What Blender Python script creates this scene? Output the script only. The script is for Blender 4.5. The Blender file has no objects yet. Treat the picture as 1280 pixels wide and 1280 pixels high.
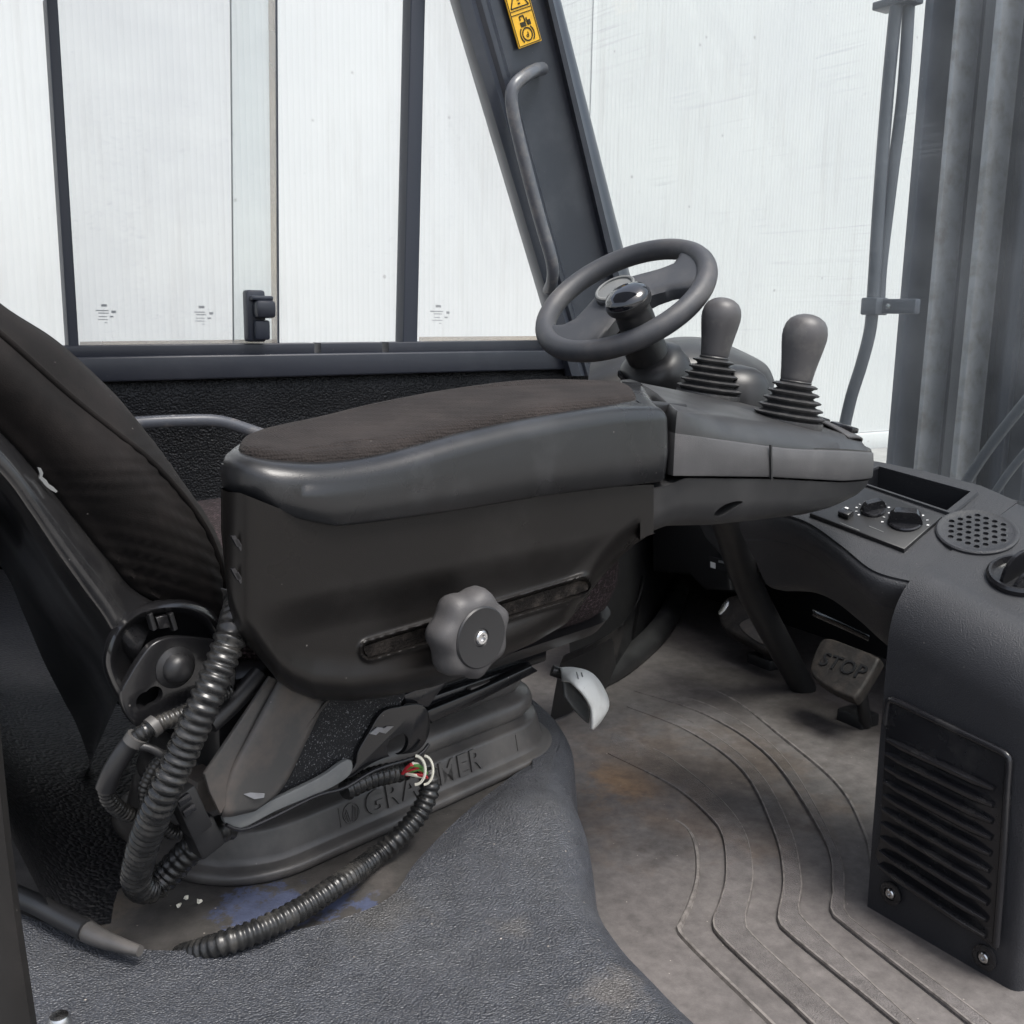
import bpy, bmesh, math, random
from mathutils import Vector, Matrix, noise
random.seed(7)
sc = bpy.context.scene
COL = sc.collection
RAD = math.radians

# ------------------------------------------------------------------ camera
F = 1280.0
PITCH, HEAD, ROLL, CZ = RAD(10.83), RAD(57), RAD(.95), .75
fw = Vector((math.cos(HEAD)*math.cos(PITCH), math.sin(HEAD)*math.cos(PITCH), -math.sin(PITCH)))
_r = fw.cross(Vector((0, 0, 1))).normalized(); _u = _r.cross(fw)
CR = _r*math.cos(ROLL)+_u*math.sin(ROLL); CU = _u*math.cos(ROLL)-_r*math.sin(ROLL)
CC = Vector((0, 0, CZ))
cam = bpy.data.cameras.new('camera'); cam.lens = 36; cam.sensor_width = 36
cam.clip_start = .02; cam.clip_end = 400
co = bpy.data.objects.new('camera', cam); COL.objects.link(co)
mw = Matrix((CR, CU, -fw)).transposed().to_4x4(); mw.translation = CC
co.matrix_world = mw; sc.camera = co

# ------------------------------------------------------------------ light
SUN_EL, SUN_AZ = RAD(66), RAD(284)          # azimuth: direction towards the sun, from +X to +Y
w = bpy.data.worlds.new('World'); sc.world = w; w.use_nodes = True
nt = w.node_tree; bg = nt.nodes['Background']
sky = nt.nodes.new('ShaderNodeTexSky'); sky.sky_type = 'NISHITA'; sky.sun_disc = False
sky.sun_elevation = SUN_EL; sky.sun_rotation = RAD(90)-SUN_AZ
sky.air_density = 1.0; sky.dust_density = 4.0; sky.ozone_density = 1.0
hs = nt.nodes.new('ShaderNodeHueSaturation'); hs.inputs['Saturation'].default_value = .55
nt.links.new(sky.outputs[0], hs.inputs['Color']); nt.links.new(hs.outputs[0], bg.inputs[0])
bg.inputs[1].default_value = .11
sun = bpy.data.lights.new('sun', 'SUN'); sun.energy = 1.4; sun.angle = RAD(25); sun.color = (1, .97, .92)
so = bpy.data.objects.new('sun', sun); COL.objects.link(so)
sd = Vector((math.cos(SUN_AZ)*math.cos(SUN_EL), math.sin(SUN_AZ)*math.cos(SUN_EL), math.sin(SUN_EL)))
so.rotation_euler = sd.to_track_quat('Z', 'Y').to_euler()
vs = sc.view_settings; vs.view_transform = 'Standard'; vs.look = 'None'; vs.gamma = 1; vs.exposure = 1.42
sc.render.resolution_x = sc.render.resolution_y = 1024

# ------------------------------------------------------------------ measuring helpers
SA = RAD(14)                               # the seat is swivelled a little to the left
SV = Vector((math.cos(SA), math.sin(SA), 0)); TV = Vector((-math.sin(SA), math.cos(SA), 0)); ZV = Vector((0, 0, 1))
def ray(px, py): return fw+CR*((px-640)/F)+CU*((640-py)/F)
def on(px, py, n, v):
    r = ray(px, py); return CC+r*((v-CC.dot(n))/r.dot(n))
def PZ(px, py, z): return on(px, py, ZV, z)
def PT(px, py, T): return on(px, py, TV, T)
def PY(px, py, y): return on(px, py, Vector((0, 1, 0)), y)
def PX(px, py, x): return on(px, py, Vector((1, 0, 0)), x)
def PD(px, py, d): return CC+ray(px, py)*d
def S(s, t, z): return SV*s+TV*t+ZV*z
def lerp(a, b, k): return a+(b-a)*k
def sm(a, b, x):
    k = min(1, max(0, (x-a)/(b-a))); return k*k*(3-2*k)
def tab(pts):
    pts = sorted(pts)
    def f(x):
        if x <= pts[0][0]: return pts[0][1]
        for (a, b), (c, d) in zip(pts, pts[1:]):
            if x <= c: return b+(d-b)*(x-a)/(c-a)
        return pts[-1][1]
    return f
def cat(pts, n, closed=False):
    """Catmull-Rom through pts (tuples or Vectors), resampled evenly to n points."""
    V = [Vector(p) for p in pts]; m = len(V); out = []
    segs = m if closed else m-1
    for i in range(segs):
        if closed: a, b, c, d = V[i-1], V[i], V[(i+1) % m], V[(i+2) % m]
        else: a, b, c, d = V[max(i-1, 0)], V[i], V[i+1], V[min(i+2, m-1)]
        for k in range(12):
            x = k/12
            out.append(.5*((2*b)+(c-a)*x+(2*a-5*b+4*c-d)*x*x+(3*b-3*c+d-a)*x**3))
    out.append(V[0].copy() if closed else V[-1].copy())
    return resample(out, n, closed)
def ctab(pts):
    return tab([(v.x, v.y) for v in cat([Vector((a, b)) for a, b in sorted(pts)], 200)])
def resample(out, n, closed=False):
    L = [0]
    for a, b in zip(out, out[1:]): L.append(L[-1]+(b-a).length)
    res = []; j = 0
    for i in range(n):
        x = L[-1]*i/(n if closed else n-1)
        while j < len(L)-2 and L[j+1] < x: j += 1
        d = L[j+1]-L[j]; k = (x-L[j])/d if d > 1e-12 else 0
        res.append(out[j].lerp(out[j+1], min(1, k)))
    return res
def offset2(pts, o):
    """inward offset of a closed counter-clockwise 2D outline"""
    m = len(pts); res = []
    ar = sum(pts[i-1].x*pts[i].y-pts[i].x*pts[i-1].y for i in range(m)); sg = 1 if ar > 0 else -1
    for i in range(m):
        d = pts[(i+1) % m]-pts[i-1]
        n = Vector((-d.y, d.x)); n = n.normalized()*sg if n.length > 1e-9 else Vector((0, 0))
        res.append(pts[i]+n*o)
    return res

# ------------------------------------------------------------------ materials
def mat(name, col, rough=.5, spec=.5, metal=0, bump=None, var=None, dust=None, coat=0, sheen=0, rvar=0):
    """bump=(scale,strength,dist,kind[,stretch]) var=(scale,colour,lo,hi) dust=(scale,colour,lo,hi)"""
    m = bpy.data.materials.new(name); m.use_nodes = True
    N = m.node_tree.nodes; L = m.node_tree.links; b = N['Principled BSDF']
    b.inputs['Base Color'].default_value = (*col, 1); b.inputs['Roughness'].default_value = rough
    b.inputs['Specular IOR Level'].default_value = spec; b.inputs['Metallic'].default_value = metal
    b.inputs['Coat Weight'].default_value = coat; b.inputs['Sheen Weight'].default_value = sheen
    tc = N.new('ShaderNodeTexCoord'); geo = N.new('ShaderNodeNewGeometry')
    pos = geo.outputs['Position']
    last = None
    for v in (var, dust):
        if not v: continue
        nz = N.new('ShaderNodeTexNoise'); nz.inputs['Scale'].default_value = v[0]; nz.inputs['Detail'].default_value = 5
        nz.inputs['Roughness'].default_value = .65
        L.new(pos, nz.inputs['Vector'])
        rp = N.new('ShaderNodeMapRange'); rp.inputs[1].default_value = v[2]; rp.inputs[2].default_value = v[3]
        L.new(nz.outputs[0], rp.inputs[0])
        mx = N.new('ShaderNodeMix'); mx.data_type = 'RGBA'
        if last: L.new(last, mx.inputs[6])
        else: mx.inputs[6].default_value = (*col, 1)
        mx.inputs[7].default_value = (*v[1], 1); L.new(rp.outputs[0], mx.inputs[0]); last = mx.outputs[2]
    if last and dust and metal < .5:
        vo = N.new('ShaderNodeTexVoronoi'); vo.inputs['Scale'].default_value = 95; L.new(pos, vo.inputs['Vector'])
        sx_ = N.new('ShaderNodeSeparateColor'); L.new(vo.outputs['Color'], sx_.inputs[0])
        th = N.new('ShaderNodeMapRange'); th.inputs[1].default_value = .6; th.inputs[2].default_value = 1; th.inputs[3].default_value = 0; th.inputs[4].default_value = .075; L.new(sx_.outputs[0], th.inputs[0])
        lt_ = N.new('ShaderNodeMath'); lt_.operation = 'LESS_THAN'; L.new(vo.outputs['Distance'], lt_.inputs[0]); L.new(th.outputs[0], lt_.inputs[1])
        ml = N.new('ShaderNodeMath'); ml.operation = 'MULTIPLY'; ml.inputs[1].default_value = .7; L.new(lt_.outputs[0], ml.inputs[0])
        mx = N.new('ShaderNodeMix'); mx.data_type = 'RGBA'; L.new(ml.outputs[0], mx.inputs[0]); L.new(last, mx.inputs[6]); mx.inputs[7].default_value = (.16, .15, .14, 1); last = mx.outputs[2]
    if last: L.new(last, b.inputs['Base Color'])
    if rvar:
        nz = N.new('ShaderNodeTexNoise'); nz.inputs['Scale'].default_value = 14; nz.inputs['Detail'].default_value = 6
        L.new(pos, nz.inputs['Vector'])
        rp = N.new('ShaderNodeMapRange'); rp.inputs[1].default_value = .3; rp.inputs[2].default_value = .7
        rp.inputs[3].default_value = rough-rvar; rp.inputs[4].default_value = rough+rvar
        L.new(nz.outputs[0], rp.inputs[0]); L.new(rp.outputs[0], b.inputs['Roughness'])
    if bump:
        v = pos
        if len(bump) > 4:
            mp = N.new('ShaderNodeMapping'); mp.inputs['Scale'].default_value = bump[4]; L.new(pos, mp.inputs[0]); v = mp.outputs[0]
        if bump[3] == 'noise':
            t = N.new('ShaderNodeTexNoise'); t.inputs['Detail'].default_value = 4; o = t.outputs[0]
        elif bump[3] == 'voronoi':
            t = N.new('ShaderNodeTexVoronoi'); t.feature = 'SMOOTH_F1'; t.inputs['Smoothness'].default_value = .4; o = t.outputs[0]
            n2 = N.new('ShaderNodeTexNoise'); n2.inputs['Scale'].default_value = bump[0]*.3; n2.inputs['Detail'].default_value = 2
            L.new(v, n2.inputs['Vector'])
            ad = N.new('ShaderNodeVectorMath'); ad.operation = 'MULTIPLY_ADD'
            ad.inputs[1].default_value = (1.6/bump[0],)*3; L.new(n2.outputs[1], ad.inputs[0]); L.new(v, ad.inputs[2]); v = ad.outputs[0]
        elif bump[3] == 'weave':
            t = N.new('ShaderNodeTexVoronoi'); t.inputs['Randomness'].default_value = .35; o = t.outputs[0]
        t.inputs['Scale'].default_value = bump[0]; L.new(v, t.inputs['Vector'])
        bp = N.new('ShaderNodeBump'); bp.inputs['Strength'].default_value = bump[1]; bp.inputs['Distance'].default_value = bump[2]
        if bump[3] in ('voronoi', 'weave'): bp.invert = True
        L.new(o, bp.inputs['Height']); L.new(bp.outputs[0], b.inputs['Normal'])
    return m
M = {}
M['armrest'] = mat('armrest_plastic', (.0125, .0130, .0140), .30, .5, bump=(1100, .22, .0006, 'noise'), dust=(9, (.042, .043, .046), .5, .85), rvar=.1)
M['panel'] = mat('side_panel_plastic', (.0085, .0077, .0073), .33, .22, bump=(1400, .25, .0006, 'noise'), dust=(11, (.019, .0178, .0172), .5, .85), rvar=.08)
M['trim'] = mat('pod_trim_plastic', (.056, .055, .057), .5, .35, bump=(1100, .5, .0008, 'noise'), dust=(20, (.085, .083, .085), .45, .9))
M['pod'] = mat('pod_plastic', (.024, .024, .025), .42, .5, bump=(1300, .2, .0005, 'noise'), dust=(12, (.05, .05, .05), .5, .85), rvar=.06)
M['console'] = mat('console_plastic', (.026, .027, .031), .48, .4, bump=(620, .7, .0014, 'noise'), dust=(7, (.045, .045, .049), .5, .8))
M['black'] = mat('black_plastic', (.014, .014, .015), .4, .5, bump=(900, .15, .0005, 'noise'), rvar=.06)
M['gloss'] = mat('gloss_black', (.009, .009, .010), .16, .5, dust=(16, (.026, .025, .025), .52, .9), rvar=.08)
M['vent'] = mat('vent_plastic', (.014, .014, .016), .2, .5, dust=(25, (.04, .039, .038), .52, .85), rvar=.08)
M['shell'] = mat('seat_shell_plastic', (.013, .013, .014), .18, .5, dust=(10, (.045, .044, .043), .5, .85), rvar=.08)
M['foam'] = mat('seat_fabric', (.005, .0043, .0042), .85, .12, bump=(700, .4, .001, 'noise', (1, 1, 3)), dust=(14, (.016, .0132, .0125), .45, .8), sheen=.03)
M['pad'] = mat('pad_fabric', (.019, .016, .0152), .9, .1, bump=(420, .8, .0018, 'weave'), dust=(16, (.036, .030, .028), .42, .8), sheen=.04)
M['cushion'] = mat('cushion_fabric', (.022, .017, .017), .9, .15, bump=(330, 1.0, .003, 'weave'), var=(260, (.07, .05, .055), .5, .62))
M['leather'] = mat('pebbled_mat', (.040, .043, .051), .42, .5, bump=(480, .9, .0020, 'voronoi', (1, 1.5, 1)), dust=(5, (.066, .068, .072), .5, .85))
M['wall'] = mat('pebbled_wall', (.009, .0095, .0115), .5, .35, bump=(230, .8, .0035, 'voronoi'), dust=(6, (.022, .022, .025), .45, .8))
M['bellow'] = mat('suspension_rubber', (.062, .059, .057), .40, .5, bump=(700, .15, .0005, 'noise'), dust=(9, (.13, .12, .11), .46, .74), rvar=.08)
M['bracket'] = mat('grey_bracket', (.062, .06, .058), .48, .5, dust=(13, (.13, .105, .09), .48, .72), bump=(300, .1, .0006, 'noise'))
M['tab'] = mat('grey_tab', (.14, .145, .145), .5, .4, dust=(20, (.22, .22, .21), .5, .8))
M['flock'] = mat('speckled_black', (.014, .0145, .016), .7, .3, bump=(500, .8, .002, 'noise'), var=(650, (.22, .22, .23), .585, .64))
M['conduit'] = mat('conduit', (.014, .014, .014), .26, .5, dust=(40, (.07, .066, .06), .5, .8), rvar=.08)
M['rubber'] = mat('floor_rubber', (.112, .102, .099), .6, .35, bump=(900, .3, .0009, 'noise'), dust=(4.5, (.08, .073, .071), .45, .75))
M['band'] = mat('floor_rubber_band', (.118, .108, .106), .6, .35, bump=(480, .95, .0024, 'noise'), dust=(4.5, (.086, .078, .076), .48, .75))
M['worn'] = mat('worn_rubber_edge', (.18, .165, .155), .6, .3, dust=(60, (.10, .09, .085), .42, .62))
M['dust_strip'] = mat('slot_dust', (.02, .0175, .016), .95, .1, bump=(500, .9, .002, 'noise'), dust=(60, (.075, .064, .055), .5, .75))
M['door'] = mat('door_trim', (.011, .0098, .009), .62, .22, dust=(9, (.03, .026, .024), .5, .8))
M['knob'] = mat('grey_knob', (.056, .054, .055), .5, .4, bump=(900, .25, .0006, 'noise'), dust=(30, (.085, .082, .08), .5, .8))
M['grip'] = mat('joystick_grip', (.062, .06, .062), .45, .45, bump=(1200, .25, .0005, 'noise'), dust=(40, (.11, .105, .10), .5, .8))
M['boot'] = mat('rubber_boot', (.03, .03, .031), .45, .45, dust=(60, (.085, .082, .08), .5, .8))
M['wheel'] = mat('wheel_foam', (.042, .044, .050), .52, .45, bump=(800, .4, .0008, 'noise'), dust=(14, (.085, .08, .078), .45, .75))
M['wheelp'] = mat('wheel_plate', (.038, .04, .045), .48, .45, bump=(900, .3, .0006, 'noise'), dust=(18, (.07, .069, .07), .48, .8))
M['lens'] = mat('gloss_cap', (.008, .009, .012), .06, .6, coat=.6)
M['chrome'] = mat('bright_metal', (.6, .6, .6), .25, .5, 1, dust=(60, (.25, .24, .22), .5, .8))
M['white'] = mat('white_plastic', (.76, .77, .74), .45, .5, dust=(25, (.58, .57, .53), .5, .85))
M['pillar'] = mat('pillar_paint', (.028, .032, .043), .34, .5, dust=(7, (.06, .064, .075), .5, .85), rvar=.06)
M['sill'] = mat('sill_paint', (.019, .0215, .031), .36, .5, dust=(8, (.036, .038, .048), .5, .85))
M['post'] = mat('window_post', (.018, .022, .034), .4, .5)
M['tube'] = mat('rail_paint', (.10, .105, .12), .3, .5, dust=(30, (.22, .20, .19), .5, .8))
M['mast'] = mat('mast_steel', (.022, .027, .040), .4, .5, .1, dust=(6, (.045, .048, .06), .5, .8))
M['mastl'] = mat('mast_worn', (.26, .265, .28), .42, .5, .2, dust=(18, (.16, .15, .14), .45, .7))
M['hose'] = mat('hose_rubber', (.04, .046, .058), .42, .5)
M['yellow'] = mat('sticker_yellow', (.78, .44, .03), .45, .4, dust=(30, (.6, .34, .04), .5, .9))
M['ink'] = mat('print_black', (.03, .026, .012), .5, .3)
M['inkw'] = mat('print_white', (.62, .62, .62), .5, .3)
M['stamp'] = mat('glass_stamp', (.28, .29, .30), .6, .2)
M['ground'] = mat('sand', (.34, .33, .315), .9, .2, bump=(40, .5, .01, 'noise'), dust=(3, (.26, .25, .24), .4, .7))
M['roof'] = mat('shade_roof_grey', (.10, .10, .105), .8, .2)
M['steel'] = mat('pedal_steel', (.08, .072, .066), .55, .4, .2, dust=(22, (.16, .13, .11), .45, .7))
M['bag'] = mat('pedal_rubber', (.02, .018, .017), .55, .3, dust=(26, (.045, .037, .032), .45, .7), bump=(60, .6, .004, 'noise'))
for k, c in (('red', (.5, .03, .04)), ('cream', (.75, .72, .6)), ('green', (.10, .25, .06))): M[k] = mat('wire_'+k, c, .45)

def mk_trailer():
    m = mat('trailer_white', (.80, .80, .80), .5, .4); N = m.node_tree.nodes; L = m.node_tree.links; b = N['Principled BSDF']
    geo = N.new('ShaderNodeNewGeometry'); nz = N.new('ShaderNodeTexNoise'); nz.inputs['Scale'].default_value = 1.1; nz.inputs['Detail'].default_value = 5
    mp = N.new('ShaderNodeMapping'); mp.inputs['Scale'].default_value = (1, 1, .35); L.new(geo.outputs['Position'], mp.inputs[0]); L.new(mp.outputs[0], nz.inputs['Vector'])
    mx = N.new('ShaderNodeMix'); mx.data_type = 'RGBA'; mx.inputs[6].default_value = (.505, .515, .525, 1); mx.inputs[7].default_value = (.57, .575, .575, 1)
    L.new(nz.outputs[0], mx.inputs[0])
    m2 = N.new('ShaderNodeMapping'); m2.inputs['Scale'].default_value = (7, 1, .5); L.new(geo.outputs['Position'], m2.inputs[0])
    n2 = N.new('ShaderNodeTexNoise'); n2.inputs['Scale'].default_value = 1.6; n2.inputs['Detail'].default_value = 7; n2.inputs['Roughness'].default_value = .65; L.new(m2.outputs[0], n2.inputs['Vector'])
    r2 = N.new('ShaderNodeMapRange'); r2.inputs[1].default_value = .52; r2.inputs[2].default_value = .82; r2.inputs[4].default_value = .55; L.new(n2.outputs[0], r2.inputs[0])
    mb = N.new('ShaderNodeMix'); mb.data_type = 'RGBA'; L.new(r2.outputs[0], mb.inputs[0]); L.new(mx.outputs[2], mb.inputs[6]); mb.inputs[7].default_value = (.40, .39, .38, 1)
    vo = N.new('ShaderNodeTexVoronoi'); vo.inputs['Scale'].default_value = 4.5; L.new(geo.outputs['Position'], vo.inputs['Vector'])
    r3 = N.new('ShaderNodeMapRange'); r3.inputs[1].default_value = .06; r3.inputs[2].default_value = .03; r3.inputs[4].default_value = .5; L.new(vo.outputs[0], r3.inputs[0])
    mc = N.new('ShaderNodeMix'); mc.data_type = 'RGBA'; L.new(r3.outputs[0], mc.inputs[0]); L.new(mb.outputs[2], mc.inputs[6]); mc.inputs[7].default_value = (.22, .21, .2, 1)
    L.new(mc.outputs[2], b.inputs['Base Color'])
    return m
M['trailer'] = mk_trailer()

def mk_floor(m, stain, nsc=11, lo_=.35, hi_=1.0):
    """worn rubber: dirt that has a shape of its own, rust-brown where the heel rests"""
    N = m.node_tree.nodes; L = m.node_tree.links; b = N['Principled BSDF']
    src = b.inputs['Base Color'].links[0].from_socket
    geo = N.new('ShaderNodeNewGeometry')
    nz = N.new('ShaderNodeTexNoise'); nz.inputs['Scale'].default_value = nsc; nz.inputs['Detail'].default_value = 9; nz.inputs['Roughness'].default_value = .7
    L.new(geo.outputs['Position'], nz.inputs['Vector'])
    for c, rad, colr, amt in stain:
        ds = N.new('ShaderNodeVectorMath'); ds.operation = 'DISTANCE'; ds.inputs[1].default_value = c; L.new(geo.outputs['Position'], ds.inputs[0])
        mr = N.new('ShaderNodeMapRange'); mr.inputs[1].default_value = rad; mr.inputs[2].default_value = rad*.15; L.new(ds.outputs['Value'], mr.inputs[0])
        ad = N.new('ShaderNodeMath'); ad.operation = 'MULTIPLY_ADD'; ad.inputs[1].default_value = 2.6; ad.inputs[2].default_value = -1.3; L.new(nz.outputs[0], ad.inputs[0])
        a2 = N.new('ShaderNodeMath'); a2.operation = 'ADD'; L.new(ad.outputs[0], a2.inputs[0]); L.new(mr.outputs[0], a2.inputs[1])
        m2 = N.new('ShaderNodeMapRange'); m2.inputs[1].default_value = lo_; m2.inputs[2].default_value = hi_; m2.inputs[4].default_value = amt; L.new(a2.outputs[0], m2.inputs[0])
        mu = N.new('ShaderNodeMath'); mu.operation = 'MULTIPLY'; mu.use_clamp = True; L.new(m2.outputs[0], mu.inputs[0])
        m3 = N.new('ShaderNodeMapRange'); m3.inputs[1].default_value = rad*1.3; m3.inputs[2].default_value = rad*.8; L.new(ds.outputs['Value'], m3.inputs[0]); L.new(m3.outputs[0], mu.inputs[1])
        mx = N.new('ShaderNodeMix'); mx.data_type = 'RGBA'; L.new(mu.outputs[0], mx.inputs[0]); L.new(src, mx.inputs[6]); mx.inputs[7].default_value = (*colr, 1); src = mx.outputs[2]
    # fine scuffing
    nf = N.new('ShaderNodeTexNoise'); nf.inputs['Scale'].default_value = 42; nf.inputs['Detail'].default_value = 7; nf.inputs['Roughness'].default_value = .75; L.new(geo.outputs['Position'], nf.inputs['Vector'])
    fr_ = N.new('ShaderNodeMapRange'); fr_.inputs[1].default_value = .3; fr_.inputs[2].default_value = .7; fr_.inputs[3].default_value = .68; fr_.inputs[4].default_value = 1.32; L.new(nf.outputs[0], fr_.inputs[0])
    vm = N.new('ShaderNodeVectorMath'); vm.operation = 'SCALE'; L.new(src, vm.inputs[0]); L.new(fr_.outputs[0], vm.inputs['Scale']); src = vm.outputs[0]
    # light crumbs
    vo = N.new('ShaderNodeTexVoronoi'); vo.inputs['Scale'].default_value = 48; L.new(geo.outputs['Position'], vo.inputs['Vector'])
    cr = N.new('ShaderNodeMapRange'); cr.inputs[1].default_value = .045; cr.inputs[2].default_value = .03; L.new(vo.outputs[0], cr.inputs[0])
    mx = N.new('ShaderNodeMix'); mx.data_type = 'RGBA'; L.new(cr.outputs[0], mx.inputs[0]); L.new(src, mx.inputs[6]); mx.inputs[7].default_value = (.3, .27, .24, 1)
    L.new(mx.outputs[2], b.inputs['Base Color'])
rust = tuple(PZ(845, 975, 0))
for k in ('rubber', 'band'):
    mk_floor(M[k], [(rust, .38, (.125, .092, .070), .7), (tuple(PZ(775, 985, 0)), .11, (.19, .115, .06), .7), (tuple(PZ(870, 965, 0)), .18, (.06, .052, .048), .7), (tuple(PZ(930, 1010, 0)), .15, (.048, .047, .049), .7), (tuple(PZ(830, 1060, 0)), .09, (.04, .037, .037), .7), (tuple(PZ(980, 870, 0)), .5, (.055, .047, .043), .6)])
M['deck'] = mat('bare_deck', (.062, .058, .054), .6, .4, dust=(12, (.03, .028, .028), .4, .7), bump=(350, .35, .001, 'noise'))
mk_floor(M['deck'], [(tuple(PZ(330, 1130, .27)), .075, (.06, .075, .135), .8), (tuple(PZ(430, 1120, .27)), .055, (.06, .075, .135), .8), (tuple(PZ(470, 1090, .27)), .05, (.085, .076, .07), .6), (tuple(PZ(130, 1130, .27)), .07, (.10, .085, .07), .5)], 55, .62, .8)
mk_floor(M['leather'], [(tuple(PZ(765, 1240, .27)), .05, (.11, .10, .092), .6), (tuple(PZ(640, 1160, .27)), .03, (.085, .08, .075), .5), (tuple(PZ(480, 1140, .27)), .06, (.06, .057, .054), .6)], 30)

def mk_glass(name, dirt, scr, tint=(.97, .985, .98), refl=1.0):
    m = bpy.data.materials.new(name); m.use_nodes = True; N = m.node_tree.nodes; L = m.node_tree.links
    for n in list(N): N.remove(n)
    out = N.new('ShaderNodeOutputMaterial'); tr = N.new('ShaderNodeBsdfTransparent'); tr.inputs[0].default_value = (*tint, 1)
    gl = N.new('ShaderNodeBsdfGlossy'); gl.inputs['Roughness'].default_value = .02
    fr = N.new('ShaderNodeLayerWeight'); fr.inputs[0].default_value = .5
    fp = N.new('ShaderNodeMath'); fp.operation = 'POWER'; fp.inputs[1].default_value = 4.5; L.new(fr.outputs['Facing'], fp.inputs[0])
    fm = N.new('ShaderNodeMath'); fm.operation = 'MULTIPLY_ADD'; fm.inputs[1].default_value = refl*.75; fm.inputs[2].default_value = .025*refl; L.new(fp.outputs[0], fm.inputs[0])
    mx = N.new('ShaderNodeMixShader'); L.new(fm.outputs[0], mx.inputs[0]); L.new(tr.outputs[0], mx.inputs[1]); L.new(gl.outputs[0], mx.inputs[2])
    df = N.new('ShaderNodeBsdfDiffuse'); df.inputs[0].default_value = (.58, .61, .66, 1)
    tl = N.new('ShaderNodeBsdfTranslucent'); tl.inputs[0].default_value = (.58, .61, .66, 1)
    dm = N.new('ShaderNodeMixShader'); dm.inputs[0].default_value = .5; L.new(df.outputs[0], dm.inputs[1]); L.new(tl.outputs[0], dm.inputs[2])
    geo = N.new('ShaderNodeNewGeometry')
    nz = N.new('ShaderNodeTexNoise'); nz.inputs['Scale'].default_value = 3; nz.inputs['Detail'].default_value = 8; L.new(geo.outputs['Position'], nz.inputs['Vector'])
    mr = N.new('ShaderNodeMapRange'); mr.inputs[1].default_value = .35; mr.inputs[2].default_value = .75; mr.inputs[3].default_value = dirt*.4; mr.inputs[4].default_value = dirt*1.6
    L.new(nz.outputs[0], mr.inputs[0]); acc = mr.outputs[0]
    if scr:
        mk = N.new('ShaderNodeTexNoise'); mk.inputs['Scale'].default_value = 3.2; mk.inputs['Detail'].default_value = 3; L.new(geo.outputs['Position'], mk.inputs['Vector'])
        mkr = N.new('ShaderNodeMapRange'); mkr.inputs[1].default_value = .5; mkr.inputs[2].default_value = .68; L.new(mk.outputs[0], mkr.inputs[0])
        for k, (rot, sc_) in enumerate([((.35, 0, 0), (60, 2.2, 120)), ((-.45, 0, 0), (60, 1.8, 140)), ((.12, 0, 0), (50, 3, 90))]):
            mp = N.new('ShaderNodeMapping'); mp.inputs['Rotation'].default_value = rot; mp.inputs['Scale'].default_value = sc_
            L.new(geo.outputs['Position'], mp.inputs[0])
            n2 = N.new('ShaderNodeTexNoise'); n2.inputs['Scale'].default_value = 1; n2.inputs['Detail'].default_value = 3; n2.inputs['Distortion'].default_value = .6; L.new(mp.outputs[0], n2.inputs['Vector'])
            r2 = N.new('ShaderNodeMapRange'); r2.inputs[1].default_value = .6; r2.inputs[2].default_value = .82; r2.inputs[4].default_value = scr; L.new(n2.outputs[0], r2.inputs[0])
            mm = N.new('ShaderNodeMath'); mm.operation = 'MULTIPLY'; L.new(r2.outputs[0], mm.inputs[0]); L.new(mkr.outputs[0], mm.inputs[1])
            a = N.new('ShaderNodeMath'); a.operation = 'ADD'; L.new(acc, a.inputs[0]); L.new(mm.outputs[0], a.inputs[1]); acc = a.outputs[0]
        vo = N.new('ShaderNodeTexVoronoi'); vo.inputs['Scale'].default_value = 30; L.new(geo.outputs['Position'], vo.inputs['Vector'])
        r3 = N.new('ShaderNodeMapRange'); r3.inputs[1].default_value = .035; r3.inputs[2].default_value = .02; r3.inputs[4].default_value = .3; L.new(vo.outputs[0], r3.inputs[0])
        a = N.new('ShaderNodeMath'); a.operation = 'ADD'; L.new(acc, a.inputs[0]); L.new(r3.outputs[0], a.inputs[1]); acc = a.outputs[0]
    mx2 = N.new('ShaderNodeMixShader'); L.new(acc, mx2.inputs[0]); L.new(mx.outputs[0], mx2.inputs[1]); L.new(dm.outputs[0], mx2.inputs[2])
    L.new(mx2.outputs[0], out.inputs[0])
    return m
M['glass'] = mk_glass('window_glass', .05, .035, refl=.8)
M['glass2'] = mk_glass('dusty_glass', .11, .05, tint=(.94, .955, .95), refl=.8)
M['screen'] = mk_glass('windshield_glass', .075, .19, tint=(.94, .965, .955), refl=.8)
M['grime'] = mk_glass('edge_grime', .30, 0, tint=(.85, .8, .74), refl=.2)

# ------------------------------------------------------------------ object helpers
def link(name, me, m, parent=None, ang=38):
    me.materials.append(M[m])
    me.polygons.foreach_set('use_smooth', [True]*len(me.polygons))
    me.set_sharp_from_angle(angle=RAD(ang))
    o = bpy.data.objects.new(name, me); COL.objects.link(o)
    if parent: o.parent = parent; o.matrix_parent_inverse = parent.matrix_world.inverted()
    return o
def tag(o, label=None, cat_=None, group=None, kind=None):
    if label: o['label'] = label
    if cat_: o['category'] = cat_
    if group: o['group'] = group
    if kind: o['kind'] = kind
    return o
def thing(name, label, cat_, loc=(0, 0, 0), group=None):
    o = bpy.data.objects.new(name, None); COL.objects.link(o); o.location = loc; o.empty_display_size = .05
    o.matrix_world = Matrix.Translation(Vector(loc))
    return tag(o, label, cat_, group)
def fixn(bm): bmesh.ops.recalc_face_normals(bm, faces=bm.faces)
def frombm(name, bm, m, parent=None, ang=38, norm=True):
    if norm: fixn(bm)
    me = bpy.data.meshes.new(name); bm.to_mesh(me); bm.free(); return link(name, me, m, parent, ang)
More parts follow.
